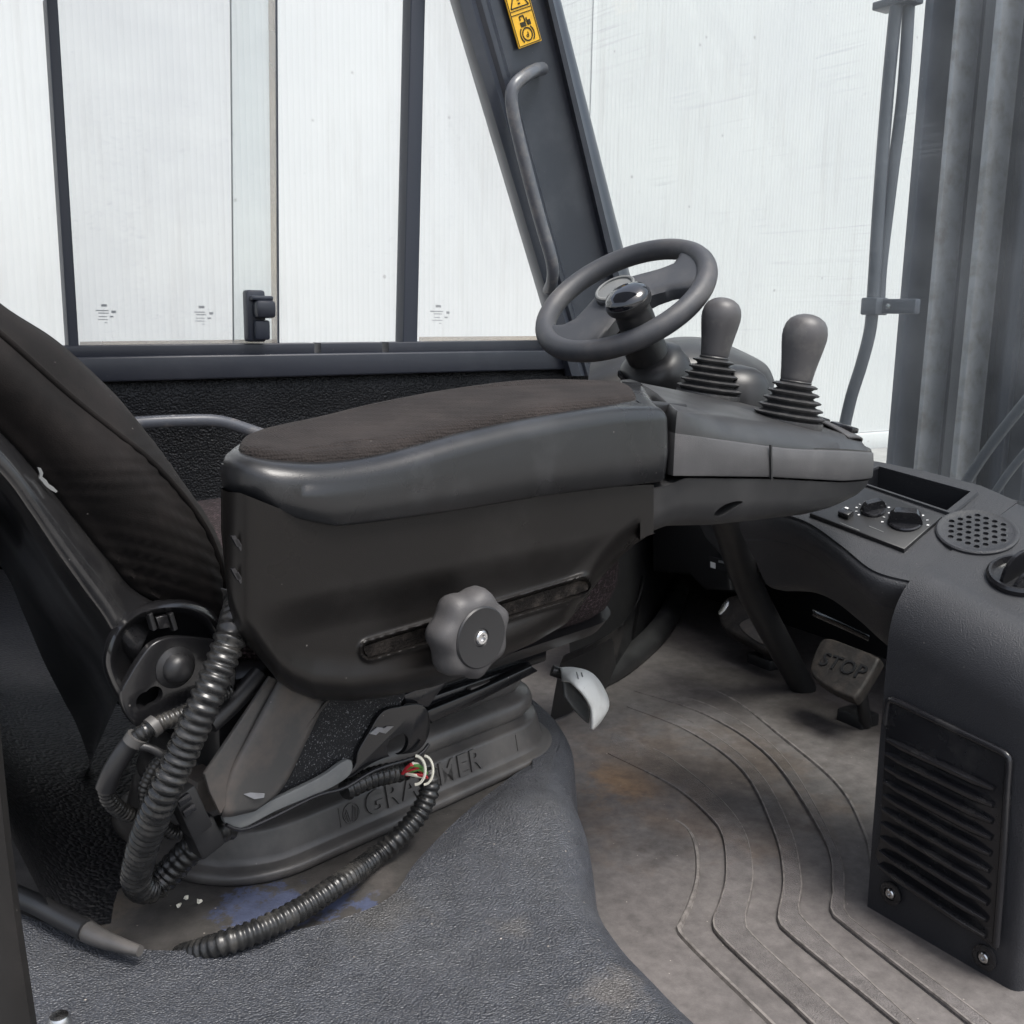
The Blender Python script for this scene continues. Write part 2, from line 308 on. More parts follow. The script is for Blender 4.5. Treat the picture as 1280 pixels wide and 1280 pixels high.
def add_rings(bm, rings, cap0=True, cap1=True, closed=True):
    V = [[bm.verts.new(p) for p in r] for r in rings]; n = len(rings[0])
    for a, b in zip(V, V[1:]):
        for i in range(n if closed else n-1):
            j = (i+1) % n; bm.faces.new((a[i], a[j], b[j], b[i]))
    if cap0: bm.faces.new(V[0])
    if cap1: bm.faces.new(V[-1][::-1])
    return V
def rings_obj(name, rings, m, parent=None, cap0=True, cap1=True, closed=True, ang=38):
    bm = bmesh.new(); add_rings(bm, rings, cap0, cap1, closed); return frombm(name, bm, m, parent, ang)
def slab(name, pts, nrm, th, m, parent=None, bev=0, ang=38):
    """closed outline of world points, extruded by th along -nrm, front edge bevelled"""
    nrm = Vector(nrm).normalized(); c = sum(pts, Vector())/len(pts)
    x = (pts[0]-c); x = (x-nrm*x.dot(nrm)).normalized(); y = nrm.cross(x)
    p2 = [Vector(((p-c).dot(x), (p-c).dot(y))) for p in pts]; h = [(p-c).dot(nrm) for p in pts]
    def ring(o, d): return [c+x*q.x+y*q.y+nrm*(hh-d) for q, hh in zip(offset2(p2, o), h)]
    R = []
    if bev:
        for k in range(4):
            a = k/3*math.pi/2; R.append(ring(bev*(1-math.sin(a)), bev*(1-math.cos(a))))
        R.append(ring(0, th))
    else: R = [ring(0, 0), ring(0, th)]
    return rings_obj(name, R, m, parent, ang=ang)
def add_box(bm, c, ax, ay, az_, sx, sy, sz):
    vs_ = []
    for k in (-1, 1):
        for i, j in ((-1, -1), (1, -1), (1, 1), (-1, 1)):
            vs_.append(bm.verts.new(c+ax*(i*sx/2)+ay*(j*sy/2)+az_*(k*sz/2)))
    for f in ((3, 2, 1, 0), (4, 5, 6, 7), (0, 1, 5, 4), (1, 2, 6, 5), (2, 3, 7, 6), (3, 0, 4, 7)): bm.faces.new([vs_[i] for i in f])
EX, EY = Vector((1, 0, 0)), Vector((0, 1, 0))
def box(name, c, s, m, parent=None, ax=EX, ay=EY, az_=ZV, bev=.002):
    bm = bmesh.new(); add_box(bm, Vector(c), ax, ay, az_, *s)
    if bev: bmesh.ops.bevel(bm, geom=bm.edges[:], offset=bev, segments=2, affect='EDGES', profile=.5)
    return frombm(name, bm, m, parent)
def tube_rings(path, rad, n=14):
    """rad: float or function of (arc length, total)"""
    L = [0]
    for a, b in zip(path, path[1:]): L.append(L[-1]+(b-a).length)
    up = None; R = []
    for i, p in enumerate(path):
        d = (path[min(i+1, len(path)-1)]-path[max(i-1, 0)]).normalized()
        if up is None: up = d.orthogonal().normalized()
        up = (up-d*up.dot(d)).normalized(); sd_ = d.cross(up)
        r = rad(L[i], L[-1]) if callable(rad) else rad
        R.append([p+up*(r*math.cos(2*math.pi*k/n))+sd_*(r*math.sin(2*math.pi*k/n)) for k in range(n)])
    return R
def tube(name, pts, rad, m, parent=None, n=14, res=40, caps=True, ang=50):
    return rings_obj(name, tube_rings(cat(pts, res), rad, n), m, parent, caps, caps, ang=ang)
def conduit(name, pts, r, pitch, m, parent=None, depth=.16):
    P = cat(pts, 60); L = sum((a-b).length for a, b in zip(P, P[1:])); nr = max(2, int(L/pitch))
    path = resample(P, nr*6+1)
    prof = [1-depth, 1-depth*.9, 1-depth*.15, 1, 1-depth*.05, 1-depth*.8]
    rr = [r*prof[i % 6]*(1+.02*math.sin(i*.7)) for i in range(len(path))]
    it = iter(rr)
    return rings_obj(name, tube_rings(path, lambda a, b: next(it), 16), m, parent, ang=75)
def lathe(name, c, axis, prof, m, parent=None, n=32, lobes=None, ang=38, xref=None):
    """prof: list of (radius, height along axis)"""
    axis = Vector(axis).normalized(); x = (Vector(xref)-axis*Vector(xref).dot(axis)).normalized() if xref else axis.orthogonal().normalized(); y = axis.cross(x); R = []
    for r, h in prof:
        R.append([Vector(c)+axis*h+(x*math.cos(2*math.pi*k/n)+y*math.sin(2*math.pi*k/n))*(r*(lobes(2*math.pi*k/n, h) if lobes else 1)) for k in range(n)])
    return rings_obj(name, R, m, parent, ang=ang)
def loft(name, rows, nu, nv, m, parent=None, disp=None, ang=60, thick=0):
    """rows: list of point lists (world); smooth surface through them"""
    RR = [cat(r, nu) for r in rows]; cols = [cat([r[i] for r in RR], nv) for i in range(nu)]
    if disp: cols = [[disp(p, i/(nu-1), j/(nv-1)) for j, p in enumerate(c)] for i, c in enumerate(cols)]
    bm = bmesh.new(); V = [[bm.verts.new(p) for p in c] for c in cols]
    for i in range(nu-1):
        for j in range(nv-1): bm.faces.new((V[i][j], V[i+1][j], V[i+1][j+1], V[i][j+1]))
    o = frombm(name, bm, m, parent, ang, norm=False)
    if thick:
        md = o.modifiers.new('thickness', 'SOLIDIFY'); md.thickness = thick; md.offset = 0
    return o
def lettering(name, body, c, x, y, h, m, parent=None, depth=.0008, mirror=False, off=0, spacing=1):
    cu = bpy.data.curves.new(name, 'FONT'); cu.body = body; cu.size = 1; cu.align_x = 'CENTER'; cu.align_y = 'CENTER'; cu.extrude = depth/h; cu.offset = off; cu.space_character = spacing
    cu.resolution_u = 3
    o = bpy.data.objects.new(name, cu); COL.objects.link(o)
    bpy.context.view_layer.update()
    me = bpy.data.meshes.new_from_object(o.evaluated_get(bpy.context.evaluated_depsgraph_get()))
    bpy.data.objects.remove(o); bpy.data.curves.remove(cu)
    x = Vector(x).normalized(); y = Vector(y); y = (y-x*y.dot(x)).normalized(); z = x.cross(y)
    if mirror: x = -x
    mtx = Matrix((x*h, y*h, z*h)).transposed().to_4x4(); mtx.translation = Vector(c)
    me.transform(mtx)
    if mirror: me.flip_normals()
    me.materials.clear()
    return link(name, me, m, parent, 30)
AA = RAD(10.3)
AV = Vector((math.cos(AA), math.sin(AA), 0)); BV = Vector((-math.sin(AA), math.cos(AA), 0))
def PA(px, py, T): return on(px, py, BV, T)
def AS(s, t, z): return AV*s+BV*t+ZV*z
def sa(p): return p.dot(AV)
def pts(f, lst, *a): return [f(x, y, *a) for x, y in lst]

# ================================================================== outside
g = box('ground', (20, 15, -1.25), (160, 160, .1), 'ground', bev=0); tag(g, kind='structure')
tr = thing('trailer', 'long white ribbed trailer side standing close outside the cab windows', 'trailer', (5, 5, -1.2))
bm = bmesh.new(); prof = []; x = -3.0
while x < 16:
    dep = .0006 if x < 3.75 else .0011; prof += [(x, 5.0), (x+.022, 5.0), (x+.024, 5.0-dep), (x+.028, 5.0-dep)]; x += .030
lo = [bm.verts.new((a, b, -.06)) for a, b in prof]; hi = [bm.verts.new((a, b, 3.4)) for a, b in prof]
for i in range(len(prof)-1): bm.faces.new((lo[i], lo[i+1], hi[i+1], hi[i]))
frombm('side_panel', bm, 'trailer', tr, ang=85, norm=False)
box('bottom_rail', (6.5, 5.0, -.13), (19, .06, .12), 'trailer', tr, bev=.006)
for xx in (-.9, 3.75, 8.2): box('panel_joint', (xx, 4.994, 1.65), (.03, .006, 3.4), 'trailer', tr, bev=.003)

mast = thing('lift_mast', 'dark steel lift mast upright with worn rails ahead of windshield', 'mast', (2.6, 1.8, -1.2))
def mbeam(name, y0, y1, x, dx, m, z0=-1.1): return box(name, (x, (y0+y1)/2-.07, (z0+3.2)/2), (dx, abs(y1-y0), 3.2-z0), m, mast, bev=.006)
mbeam('channel_web', 1.875, 1.952, 2.64, .06, 'mast'); mbeam('channel_flange', 1.925, 1.953, 2.56, .10, 'mast')
mbeam('rail_edge', 1.852, 1.868, 2.57, .10, 'mastl'); mbeam('inner_channel', 1.765, 1.835, 2.68, .05, 'mast')
mbeam('rail_edge', 1.740, 1.762, 2.585, .10, 'mastl'); mbeam('inner_web', 1.57, 1.73, 2.69, .05, 'mast')
mbeam('chain', 1.655, 1.685, 2.62, .03, 'mast'); mbeam('outer_flange', 1.53, 1.565, 2.6, .10, 'mast')
mbeam('back_plate', 1.52, 1.945, 2.735, .02, 'mast'); box('cross_member', (2.66, .9, .12), (.08, 2.1, .16), 'mast', mast, bev=.01)

hp = thing('hose_pair', 'two black rubber hoses clipped together hanging beside the mast', 'hose', PX(1092, 500, 2.05))
tube('hose', pts(PX, [(1124, -30), (1110, 110), (1099, 250), (1092, 360), (1088, 410), (1077, 455), (1063, 500), (1050, 560)], 2.05), .0145, 'hose', hp, res=50)
tube('hose', pts(PX, [(1138, -30), (1129, 110), (1114, 230), (1102, 330), (1099, 380)], 2.075), .0135, 'hose', hp, res=40)
c = PX(1118, 383, 2.06)
box('clamp', c, (.02, .125, .034), 'mast', hp, bev=.003); box('clamp_strap', PX(1093, 383, 2.05), (.045, .045, .04), 'hose', hp, bev=.004)
box('top_clamp', PX(1122, 4, 2.06), (.05, .10, .018), 'mast', hp, bev=.003)
lathe('bolt', PX(1111, 383, 2.047), (-1, 0, 0), [(.007, 0), (.007, .004), (.003, .006)], 'chrome', hp, n=8)
wp = thing('wiper', 'black wiper arm resting across the lower windshield corner', 'wiper', PX(1215, 600, 2.02))
tube('arm', pts(PX, [(1200, 615), (1240, 555), (1300, 480)], 2.02), .012, 'hose', wp, n=8, res=12)
tube('blade', pts(PX, [(1228, 640), (1262, 590), (1300, 545)], 2.0), .009, 'hose', wp, n=8, res=12)

# ================================================================== cab shell
fl = box('cab_floor', (1.15, 1.2, -.03), (2.0, 2.2, .05), 'black', bev=0); tag(fl, kind='structure')
sw = loft('side_wall', [[Vector((x, y, z)) for x in (-.3, .3, .9, 1.5, 2.0)] for y, z in ((2.16, .0), (2.15, .25), (2.13, .42), (2.12, .52), (2.105, .59), (2.115, .625), (2.15, .64))], 30, 30, 'wall'); tag(sw, kind='structure')
rw = loft('rear_wall', [[Vector((x if x < .1 else lerp(.09+(x-.09)*.22, x, sm(.80, 1.05, y)), y, z)) for y in (.80, .84, .88, .96, 1.05, 1.3, 1.7, 2.15)] for x, z in ((.36, .262), (.27, .2665), (.19, .272), (.12, .292), (.08, .34), (.055, .42), (.03, .55), (.0, .66), (-.05, .68), (-.2, .68))], 30, 34, 'wall'); tag(rw, kind='structure')
fb = box('front_bulkhead', (1.945, 1.25, .19), (.05, 2.1, .42), 'black', bev=.004); tag(fb, kind='structure')

rf = box('shade_roof', (.12, 1.47, 1.82), (1.3, 1.45, .06), 'roof', bev=.01); tag(rf, kind='structure')  # out of view; added to cut overhead light, trimmed to let sky in
YW = 2.10
win = thing('side_window', 'sliding glass side window in dark frame above the far sill', 'window', (.9, YW, .69))
def yslab(name, q, Y, th, m, parent, bev=.003): return slab(name, pts(PY, q, Y), (0, -1, 0), th, m, parent, bev)
yslab('sill_beam', [(-60, 449), (735, 437), (735, 461), (-60, 483)], YW-.02, .05, 'sill', win, .004)
for a, b in ((-60, 393), (401, 478), (486, 735)):
    ya = lambda x: 434-.0115*(x+60)
    yslab('sill_track', [(a, ya(a)), (b, ya(b)), (b, ya(b)+14.5), (a, ya(a)+14.5)], YW, .045, 'sill', win, .002)
yslab('window_post', [(58, -5), (72, -5), (99, 433), (86, 433)], YW+.01, .04, 'post', win)
yslab('window_post', [(515, -40), (533, -40), (522, 428), (504, 428)], YW+.01, .04, 'post', win)
def pane(x0, x1, x2, x3, Y, m): return slab('pane', pts(PY, [(x0, -60), (x1, -60), (x2, 434), (x3, 434)], Y), (0, -1, 0), .004, m, win)
pane(-160, 58, 90, -130, YW+.03, 'glass'); pa = pane(66, 345, 348, 92, YW+.022, 'glass2'); pane(288, 520, 510, 292, YW+.038, 'glass'); pc = pane(528, 690, 720, 516, YW+.03, 'glass')
yslab('pane_edge', [(344.5, -60), (346.6, -60), (349.4, 432), (347.4, 432)], YW+.021, .006, 'mast', pa, 0)
yslab('pane_edge', [(287.5, -60), (288.9, -60), (292.9, 432), (291.5, 432)], YW+.034, .004, 'tab', pa, 0)
yslab('edge_grime', [(335, -60), (344, -60), (347, 432), (340, 432)], YW+.0185, .0012, 'grime', pa, 0)
yslab('bottom_grime', [(100, 427), (347, 424), (347, 431), (100, 433)], YW+.0175, .0012, 'grime', pa, 0)
yslab('bottom_grime', [(524, 421), (675, 420), (675, 427), (524, 428)], YW+.0275, .0012, 'grime', pc, 0)
def stamp(px, py, parent, Y):
    bm = bmesh.new()
    r_ = random.Random(int(px)); jit = lambda: r_.uniform(.8, 1.15)
    for dx, dy, w_, h_ in ((0, -9, 8, 5), (-3, -1, 20, 2.2), (-1, 3, 14, 2), (15, 1, 6, 5), (-2, 8.5, 12, 1.6), (12, 8.5, 6, 3), (-2, 13, 16, 1.5), (3, 18, 4, 1.5)):
        p = PY(px+dx*.8, py+dy*.8, Y); k = (p-CC).dot(fw)/F; add_box(bm, p, EX, EY, ZV, w_*k*.85*jit(), .0005, h_*k*.6)
    return frombm('glass_stamp', bm, 'stamp', parent)
stamp(130, 389, pa, YW+.0215); stamp(252, 391, pa, YW+.0215); stamp(548, 390, pc, YW+.0295)
lt = PY(318, 395, YW+.0)
lat = box('latch', lt, (.040, .03, .105), 'post', win, bev=.006)
box('latch_grip', lt+Vector((.012, -.028, .014)), (.042, .03, .036), 'sill', lat, bev=.008)
box('latch_cap', lt+Vector((.008, -.022, .036)), (.046, .022, .010), 'mast', lat, bev=.004)
box('latch_tongue', lt+Vector((.008, -.018, -.028)), (.032, .02, .04), 'post', lat, bev=.005)

def WS(y, z): return Vector((2.0788-.4*z, y, z))
ws = slab('windshield', [WS(-.3, .40), WS(2.14, .40), WS(2.14, 1.9), WS(-.3, 1.9)], (-1, 0, -.4), .004, 'screen')
tag(ws, 'large raked windshield pane with dust specks and scratches', 'windshield')

pil = thing('front_pillar', 'slanted dark blue-grey front pillar with grab handle and yellow sticker', 'pillar', PY(730, 440, 2.08))
prof = [(562, .30, 2.15), (568, .30, 2.075), (574, .30, 2.055), (588, .295, 2.05), (594, .292, 2.062), (601, .285, 2.055), (607, .28, 2.055), (612, .272, 2.085), (640, .26, 2.088), (680, .238, 2.075), (685, .237, 2.055), (691, .241, 2.052), (695, .246, 2.07), (698, .25, 2.075), (701, .252, 2.12)]
rings = []
for y in (-80, 60, 200, 340, 470):
    rings.append([PY(x+k*y, y, Y) for x, k, Y in prof])
rings_obj('pillar_body', rings, 'pillar', pil, False, False, False, ang=30)
hd = pts(PY, [(678, 86), (668, 88), (655, 96), (644, 106), (639, 120), (643, 150), (658, 212), (675, 275), (690, 328), (699, 352), (706, 362)], 2.0)
hd[0].y = 2.07; hd[1].y = 2.045; hd[2].y = 2.015; hd[-1].y = 2.07; hd[-2].y = 2.03
hd[0] = PY(678, 86, 2.075); hd[1] = PY(668, 88, 2.04); hd[2] = PY(655, 96, 2.01)
tube('grab_handle', hd, .0145, 'tube', pil, res=60)
# warning sticker
YS = 2.0745
BL, BR, TL, TR = PY(649, 61, YS), PY(677, 50.6, YS), PY(626, -19, YS), PY(657.5, -27, YS)
ux = (BR-BL); uy = (TL-BL)
def SP(a, b, d=0): return BL+ux*a+uy*b+Vector((0, -d, 0))
stk = slab('warning_sticker', [SP(0, 0), SP(1, 0), SP(1, 1), SP(0, 1)], (0, -1, 0), .003, 'yellow', pil)
bm = bmesh.new()
def bar(a, b, c_, d_, w_):
    p, q = SP(a, b, .0006), SP(c_, d_, .0006); d = q-p; n = d.normalized(); add_box(bm, (p+q)/2, n, EY, n.cross(EY), d.length, .001, w_)
for e in ((.04, .02, .96, .02), (.04, .98, .96, .98), (.04, .02, .04, .98), (.96, .02, .96, .98), (.04, .50, .96, .50), (.04, .56, .96, .56)): bar(*e, .0016)
for e in ((.12, .6, .88, .6), (.12, .6, .5, .93), (.88, .6, .5, .93)): bar(*e, .0028)
bar(.5, .70, .5, .83, .006); bar(.5, .64, .5, .665, .006)
for k in range(16):
    a, b = 2*math.pi*k/16, 2*math.pi*(k+1)/16; bar(.5+.2*math.cos(a), .17+.10*math.sin(a), .5+.2*math.cos(b), .17+.10*math.sin(b), .003)
for s_ in (-1, 1):
    for k in range(5):
        a, b = -.8+.32*k, -.8+.32*(k+1); bar(.5+s_*.29*math.cos(a), .17+.145*math.sin(a), .5+s_*.29*math.cos(b), .17+.145*math.sin(b), .003)
bar(.32, .33, .55, .33, .010); bar(.36, .40, .36, .46, .003); bar(.36, .46, .52, .46, .003); bar(.52, .46, .55, .36, .003); bar(.62, .31, .62, .42, .003); bar(.62, .31, .76, .31, .003); bar(.66, .35, .76, .35, .008)
pr = frombm('sticker_print', bm, 'ink', stk)
lettering('sticker_letter', 'P', SP(.5, .17, .0008), -ux, -uy, .016, 'ink', stk, .0005)

rail = thing('grab_rail', 'curved grey tube rail along the far side wall', 'rail', PY(250, 530, 2.08))
tube('rail_tube', pts(PY, [(100, 540), (150, 531), (180, 528), (220, 526), (262, 525.5), (285, 529), (310, 537), (345, 549), (380, 560)], 2.03), .0125, 'tube', rail, res=50)
tube('rail_foot', [PY(120, 537, 2.03), PY(120, 537, 2.14)], .010, 'tube', rail, res=4); tube('rail_foot', [PY(370, 557, 2.03), PY(370, 557, 2.14)], .010, 'tube', rail, res=4)
sb = lathe('wall_screw', PY(622, 486, 2.10), (0, -1, 0), [(.012, -.02), (.012, 0), (.010, .005), (.004, .007)], 'chrome', None, 12); tag(sb, 'small bright screw head on far wall behind the armrest', 'screw')

dp = thing('door_pillar', 'dark worn door pillar at lower left edge nearest the camera', 'pillar', PD(0, 1280, .42))
rings = []
for y in (760, 850, 950, 1050, 1150, 1250, 1340):
    e = -8+.125*(y-850)+3*math.sin(y*.01); row = []
    for dx, dd in ((-70, .46), (-30, .435), (-8, .43), (-1, .438), (0, .452), (-2, .50)): row.append(PD(e+dx, y, dd))
    rings.append(row)
rings_obj('pillar_trim', rings, 'door', dp, False, False, False, ang=60)
bp = PZ(74, 1276, .285)
lathe('bolt', bp, (0, 0, 1), [(.008, -.015), (.008, 0), (.006, .004), (.003, .005)], 'chrome', dp, 16)

# ================================================================== floor and platform
fm = thing('floor_mat', 'worn brown-grey rubber floor mat with raised curved ribs', 'floor mat', (1.2, 1.1, 0))
box('mat_sheet', (1.16, 1.23, -.001), (1.66, 1.82, .008), 'rubber', fm, bev=.002)
LN = {
 1: [(778, 1040), (812, 1052), (825, 1075), (823, 1104), (812, 1135), (797, 1160), (790, 1180)],
 2: [(800, 1010), (850, 1030), (868, 1055), (872, 1097), (862, 1135), (851, 1160), (856, 1178), (959, 1279), (1040, 1360)],
 3: [(760, 945), (838, 985), (885, 1025), (903, 1054), (906, 1101), (898, 1135), (889, 1160), (905, 1185), (997, 1272), (1080, 1355)],
 4: [(765, 918), (830, 945), (897, 1000), (931, 1044), (942, 1094), (938, 1130), (933, 1155), (945, 1178), (1050, 1275), (1130, 1350)],
 5: [(783, 886), (859, 917), (927, 968), (966, 1046), (977, 1101), (973, 1135), (970, 1155), (984, 1174), (1100, 1270), (1190, 1345)],
 6: [(790, 876), (868, 906), (945, 965), (988, 1039), (1003, 1105), (1001, 1130), (1001, 1147), (1014, 1163), (1134, 1276), (1220, 1355)],
 7: [(792, 866), (880, 896), (960, 950), (1028, 1053), (1039, 1115), (1037, 1132), (1037, 1146), (1048, 1158), (1189, 1270), (1260, 1330)],
 8: [(800, 858), (892, 886), (975, 945), (1045, 1063), (1056, 1118), (1056, 1133), (1058, 1146), (1072, 1160), (1210, 1263), (1280, 1320)],
 9: [(850, 852), (910, 872), (980, 926), (1047, 984), (1081, 1046), (1092, 1100), (1094, 1125)],
 10: [(858, 848), (918, 868), (988, 922), (1054, 982), (1087, 1044), (1098, 1100), (1099, 1125)]}
for a, b in ((3, 4), (5, 6), (7, 8)):
    A = [PZ(x, y, .0) for x, y in LN[a]]; B = [PZ(x, y, .0) for x, y in LN[b]]
    A = cat(A, 60); B = cat(B, 60)
    R = []
    for p, q in zip(A, B):
        d = (q-p).normalized()*.0022
        i_ = len(R)/59; hh_ = .0044+.0042*sm(.02, .45, i_); R.append([p+ZV*.0005, p+d+ZV*hh_, q-d+ZV*hh_, q+ZV*.0005])
    bd = rings_obj('raised_band', R, 'band', fm, True, True, False, ang=30)
    for a_, b_ in ((1, 2), (2, 1)):
        W_ = []
        for r in R[6:]:
            e = (r[b_]-r[a_]).normalized(); W_.append([r[a_]-e*.0012-ZV*.0022, r[a_]-e*.0003+ZV*.0004, r[a_]+e*.0022+ZV*.0006, r[a_]+e*.0028-ZV*.0004])
        rings_obj('worn_edge', W_, 'worn', bd, True, True, False, ang=30)
for k in (2, 9):
    A = cat([PZ(x, y, .0) for x, y in LN[k]], 60); R = []
    for i, p in enumerate(A):
        d = (A[min(i+1, 59)]-A[max(i-1, 0)]); d = Vector((-d.y, d.x, 0)).normalized()
        hh_ = .0025+.0045*sm(.02, .4, i/59); R.append([p-d*.0045+ZV*.0005, p-d*.0018+ZV*hh_, p+d*.0018+ZV*hh_, p+d*.0045+ZV*.0005])
    rings_obj('rib', R, 'worn', fm, True, True, False, ang=30)

Ip = [PZ(x, y, .27) for x, y in [(-120, 1090), (45, 1152), (100, 1174), (160, 1188), (260, 1190), (340, 1172), (430, 1150), (490, 1122), (520, 1080), (575, 1024), (640, 972), (700, 926)]]+[Vector((.70, 1.05, .27)), Vector((.68, 1.3, .27))]
Op = [Vector(v) for v in [(-.2, .30, .27), (-.02, .30, .27), (.08, .30, .27), (.16, .30, .27), (.24, .30, .27), (.31, .30, .27), (.38, .315, .27), (.42, .37, .27), (.428, .43, .27), (.438, .52, .27), (.448, .59, .27), (.468, .65, .27), (.505, .71, .27), (.54, .77, .27), (.59, .86, .27), (.655, .95, .27), (.68, 1.06, .27), (.67, 1.3, .27)]]
dk = slab('deck_plate', [Vector((p.x, p.y, .264)) for p in (Ip[i].lerp(Op[i+2 if i > 5 else i], .08) for i in range(12))]+[Vector((.62, 1.3, .264)), Vector((.10, 1.7, .264)), Vector((.05, 1.2, .264))], (0, 0, 1), .01, 'deck'); tag(dk, kind='structure')
NU, NV = 150, 60
Ic = cat(Ip, NU); Oc = cat(Op, NU)
# pair each outer point with an inner one by parameter
rows = []
bm = bmesh.new(); VV = []
for i in range(NU):
    a, b = Ic[i], Oc[i]; d = (Oc[min(i+1, NU-1)]-Oc[max(i-1, 0)]); nrm = Vector((d.y, -d.x, 0)).normalized()
    col_ = [a+Vector((0, 0, -.012)), a+Vector((0, 0, -.002))]
    for j in range(NV):
        k = j/(NV-1); p = a.lerp(b, k)
        n1 = noise.noise(Vector((p.x*9, p.y*9, 1.3))); n2 = noise.noise(Vector((p.x*22, p.y*22, 4.3)))
        hz = .004*n1+.0015*n2
        # the cover rises to a soft hump by the front of the seat base
        hump = PZ(670, 1030, .27); q = (p-hump); hz += .012*math.exp(-(q.x*q.x+q.y*q.y)/(.05**2))
        hz *= sm(0, .1, k)
        col_.append(Vector((p.x, p.y, .272+hz)))
    top = col_[-1].copy(); r = .045
    for k in range(1, 9):
        an = k/8*math.pi/2*.96; col_.append(top+nrm*(r*math.sin(an))+ZV*(-r*(1-math.cos(an))))
    e = col_[-1]; col_.append(e+nrm*.012+ZV*(-.12)); col_.append(Vector((e.x, e.y, .002))+nrm*.02)
    VV.append([bm.verts.new(p) for p in col_])
for i in range(NU-1):
    for j in range(len(VV[0])-1): bm.faces.new((VV[i][j], VV[i+1][j], VV[i+1][j+1], VV[i][j+1]))
pm = frombm('platform_cover', bm, 'leather', None, 60, norm=False); pm.data.flip_normals()
tag(pm, 'pebbled black cover mat draped over the raised seat platform', 'cover mat')
lh = thing('floor_hose', 'short black hose end lying by the cover mat edge at left', 'hose', PZ(110, 1160, .28))
tube('hose_body', [PZ(x, y, .287) for x, y in [(10, 1115), (45, 1130), (75, 1146), (108, 1163)]], .0080, 'black', lh, res=20)
tube('hose_tip', [PZ(x, y, .285) for x, y in [(104, 1161), (120, 1170), (140, 1178), (175, 1189)]], lambda a, b: .0086-.0046*a/b, 'bellow', lh, res=14)
cr_b = [PZ(224, 1131, .268), PZ(232, 1122, .268), PZ(250, 1126, .268), PZ(95, 1008, .268)]
for k, p in enumerate(cr_b[:3]):
    bm = bmesh.new(); bmesh.ops.create_icosphere(bm, subdivisions=1, radius=.0022, matrix=Matrix.Translation(p))
    for v in bm.verts: v.co += Vector((random.uniform(-1, 1), random.uniform(-1, 1), random.uniform(-.5, .5)))*.0011
    o = frombm('crumb', bm, 'cream'); tag(o, ('leftmost pale crumb on the bare deck below the seat base', 'middle pale crumb on the bare deck, closest to the seat base', 'rightmost pale crumb on the bare deck beside the blue paint')[k], 'crumb', 'crumbs on the deck')

# black moulded tub beyond the seat
tub = thing('floor_tub', 'black moulded tub with rolled rim on the floor beyond the seat', 'tub', (1.3, 1.8, 0))
rim = [(868, 715), (858, 750), (845, 782), (826, 808), (800, 832), (778, 848), (755, 860), (735, 868)]
R0 = [PZ(x, y, .005) for x, y in rim]; cen = Vector((1.25, 2.2, 0))
def inw(p, d, z): q = cen-p; q.z = 0; q.normalize(); r = p+q*d; r.z = z; return r
loft('rim', [R0, [inw(p, .0, .022) for p in R0], [inw(p, .018, .04) for p in R0], [inw(p, .045, .036) for p in R0], [inw(p, .055, .012) for p in R0]], 50, 16, 'pod', tub, ang=80)
loft('tub_wall', [[inw(p, .056, .0) for p in R0], [inw(p, .075, .08) for p in R0], [inw(p, .09, .2) for p in R0], [inw(p, .10, .42) for p in R0]], 50, 12, 'black', tub)
P1 = [PZ(x, y, .12) for x, y in [(700, 830), (740, 812), (772, 790), (792, 762), (800, 735), (797, 722)]]
loft('pocket_lip', [[p for p in P1], [p+ZV*.012+Vector((.006, .0, 0)) for p in P1], [p+Vector((.02, .01, .008)) for p in P1], [p+Vector((.02, .03, -.1)) for p in P1]], 30, 10, 'gloss', tub)
loft('pocket_face', [[p for p in P1], [p+Vector((-.01, -.0, -.05)) for p in P1], [p+Vector((-.02, .0, -.11)) for p in P1]], 30, 8, 'black', tub)
def boolean(o, cut):
    md = o.modifiers.new('cut', 'BOOLEAN'); md.operation = 'DIFFERENCE'; md.solver = 'EXACT'; md.object = cut
    bpy.context.view_layer.update()
    me = bpy.data.meshes.new_from_object(o.evaluated_get(bpy.context.evaluated_depsgraph_get()))
    o.modifiers.clear(); o.data = me; me.set_sharp_from_angle(angle=RAD(35)); bpy.data.objects.remove(cut)
# ================================================================== operator seat
def rrect(s0, s1, t0, t1, r, n=96):
    P = []
    for cx, cy, a0 in ((s1-r, t1-r, 0), (s0+r, t1-r, 90), (s0+r, t0+r, 180), (s1-r, t0+r, 270)):
        for k in range(13): a = RAD(a0+k*7.5); P.append(Vector((cx+r*math.cos(a), cy+r*math.sin(a))))
    P.append(P[0].copy()); return resample(P, n, True)
seat = thing('operator_seat', 'black suspension driver seat with reclined backrest on folded rubber base', 'seat', S(.62, .88, .27))
bo = rrect(.402, .868, .700, .94, .085, 120)
zadj = lambda z: z-.006*sm(.271, .284, z)
def bring(o, z): return [S(p.x, p.y, zadj(z)) for p in offset2(bo, o)]
prof = [(.02, .262), (.0, .263), (-.005, .266), (-.0065, .271), (-.005, .277), (.0, .281), (.005, .2825), (.0065, .284), (.008, .290), (.0125, .309), (.0135, .3115), (.017, .313), (.024, .314), (.027, .316),
        (.0225, .319), (.019, .324), (.0185, .330), (.021, .336), (.026, .3395), (.034, .341), (.038, .343), (.034, .346), (.031, .351), (.0315, .357), (.036, .362), (.05, .364)]
bel = rings_obj('suspension_bellows', [bring(o, z) for o, z in prof], 'bellow', seat, ang=70)
def face_pt(s, z): # point on the slanted lettering strip
    k = (z-.290)/(.309-.290); return S(s, .700+.008+.0045*k, zadj(z))
ydir = (face_pt(.5, .309)-face_pt(.5, .290)).normalized()
lettering('embossed_lettering', 'GRAMMER', face_pt(.642, .2985), SV, ydir, .031, 'bellow', bel, .0022, off=.02, spacing=1.12)
cl = face_pt(.548, .2985)
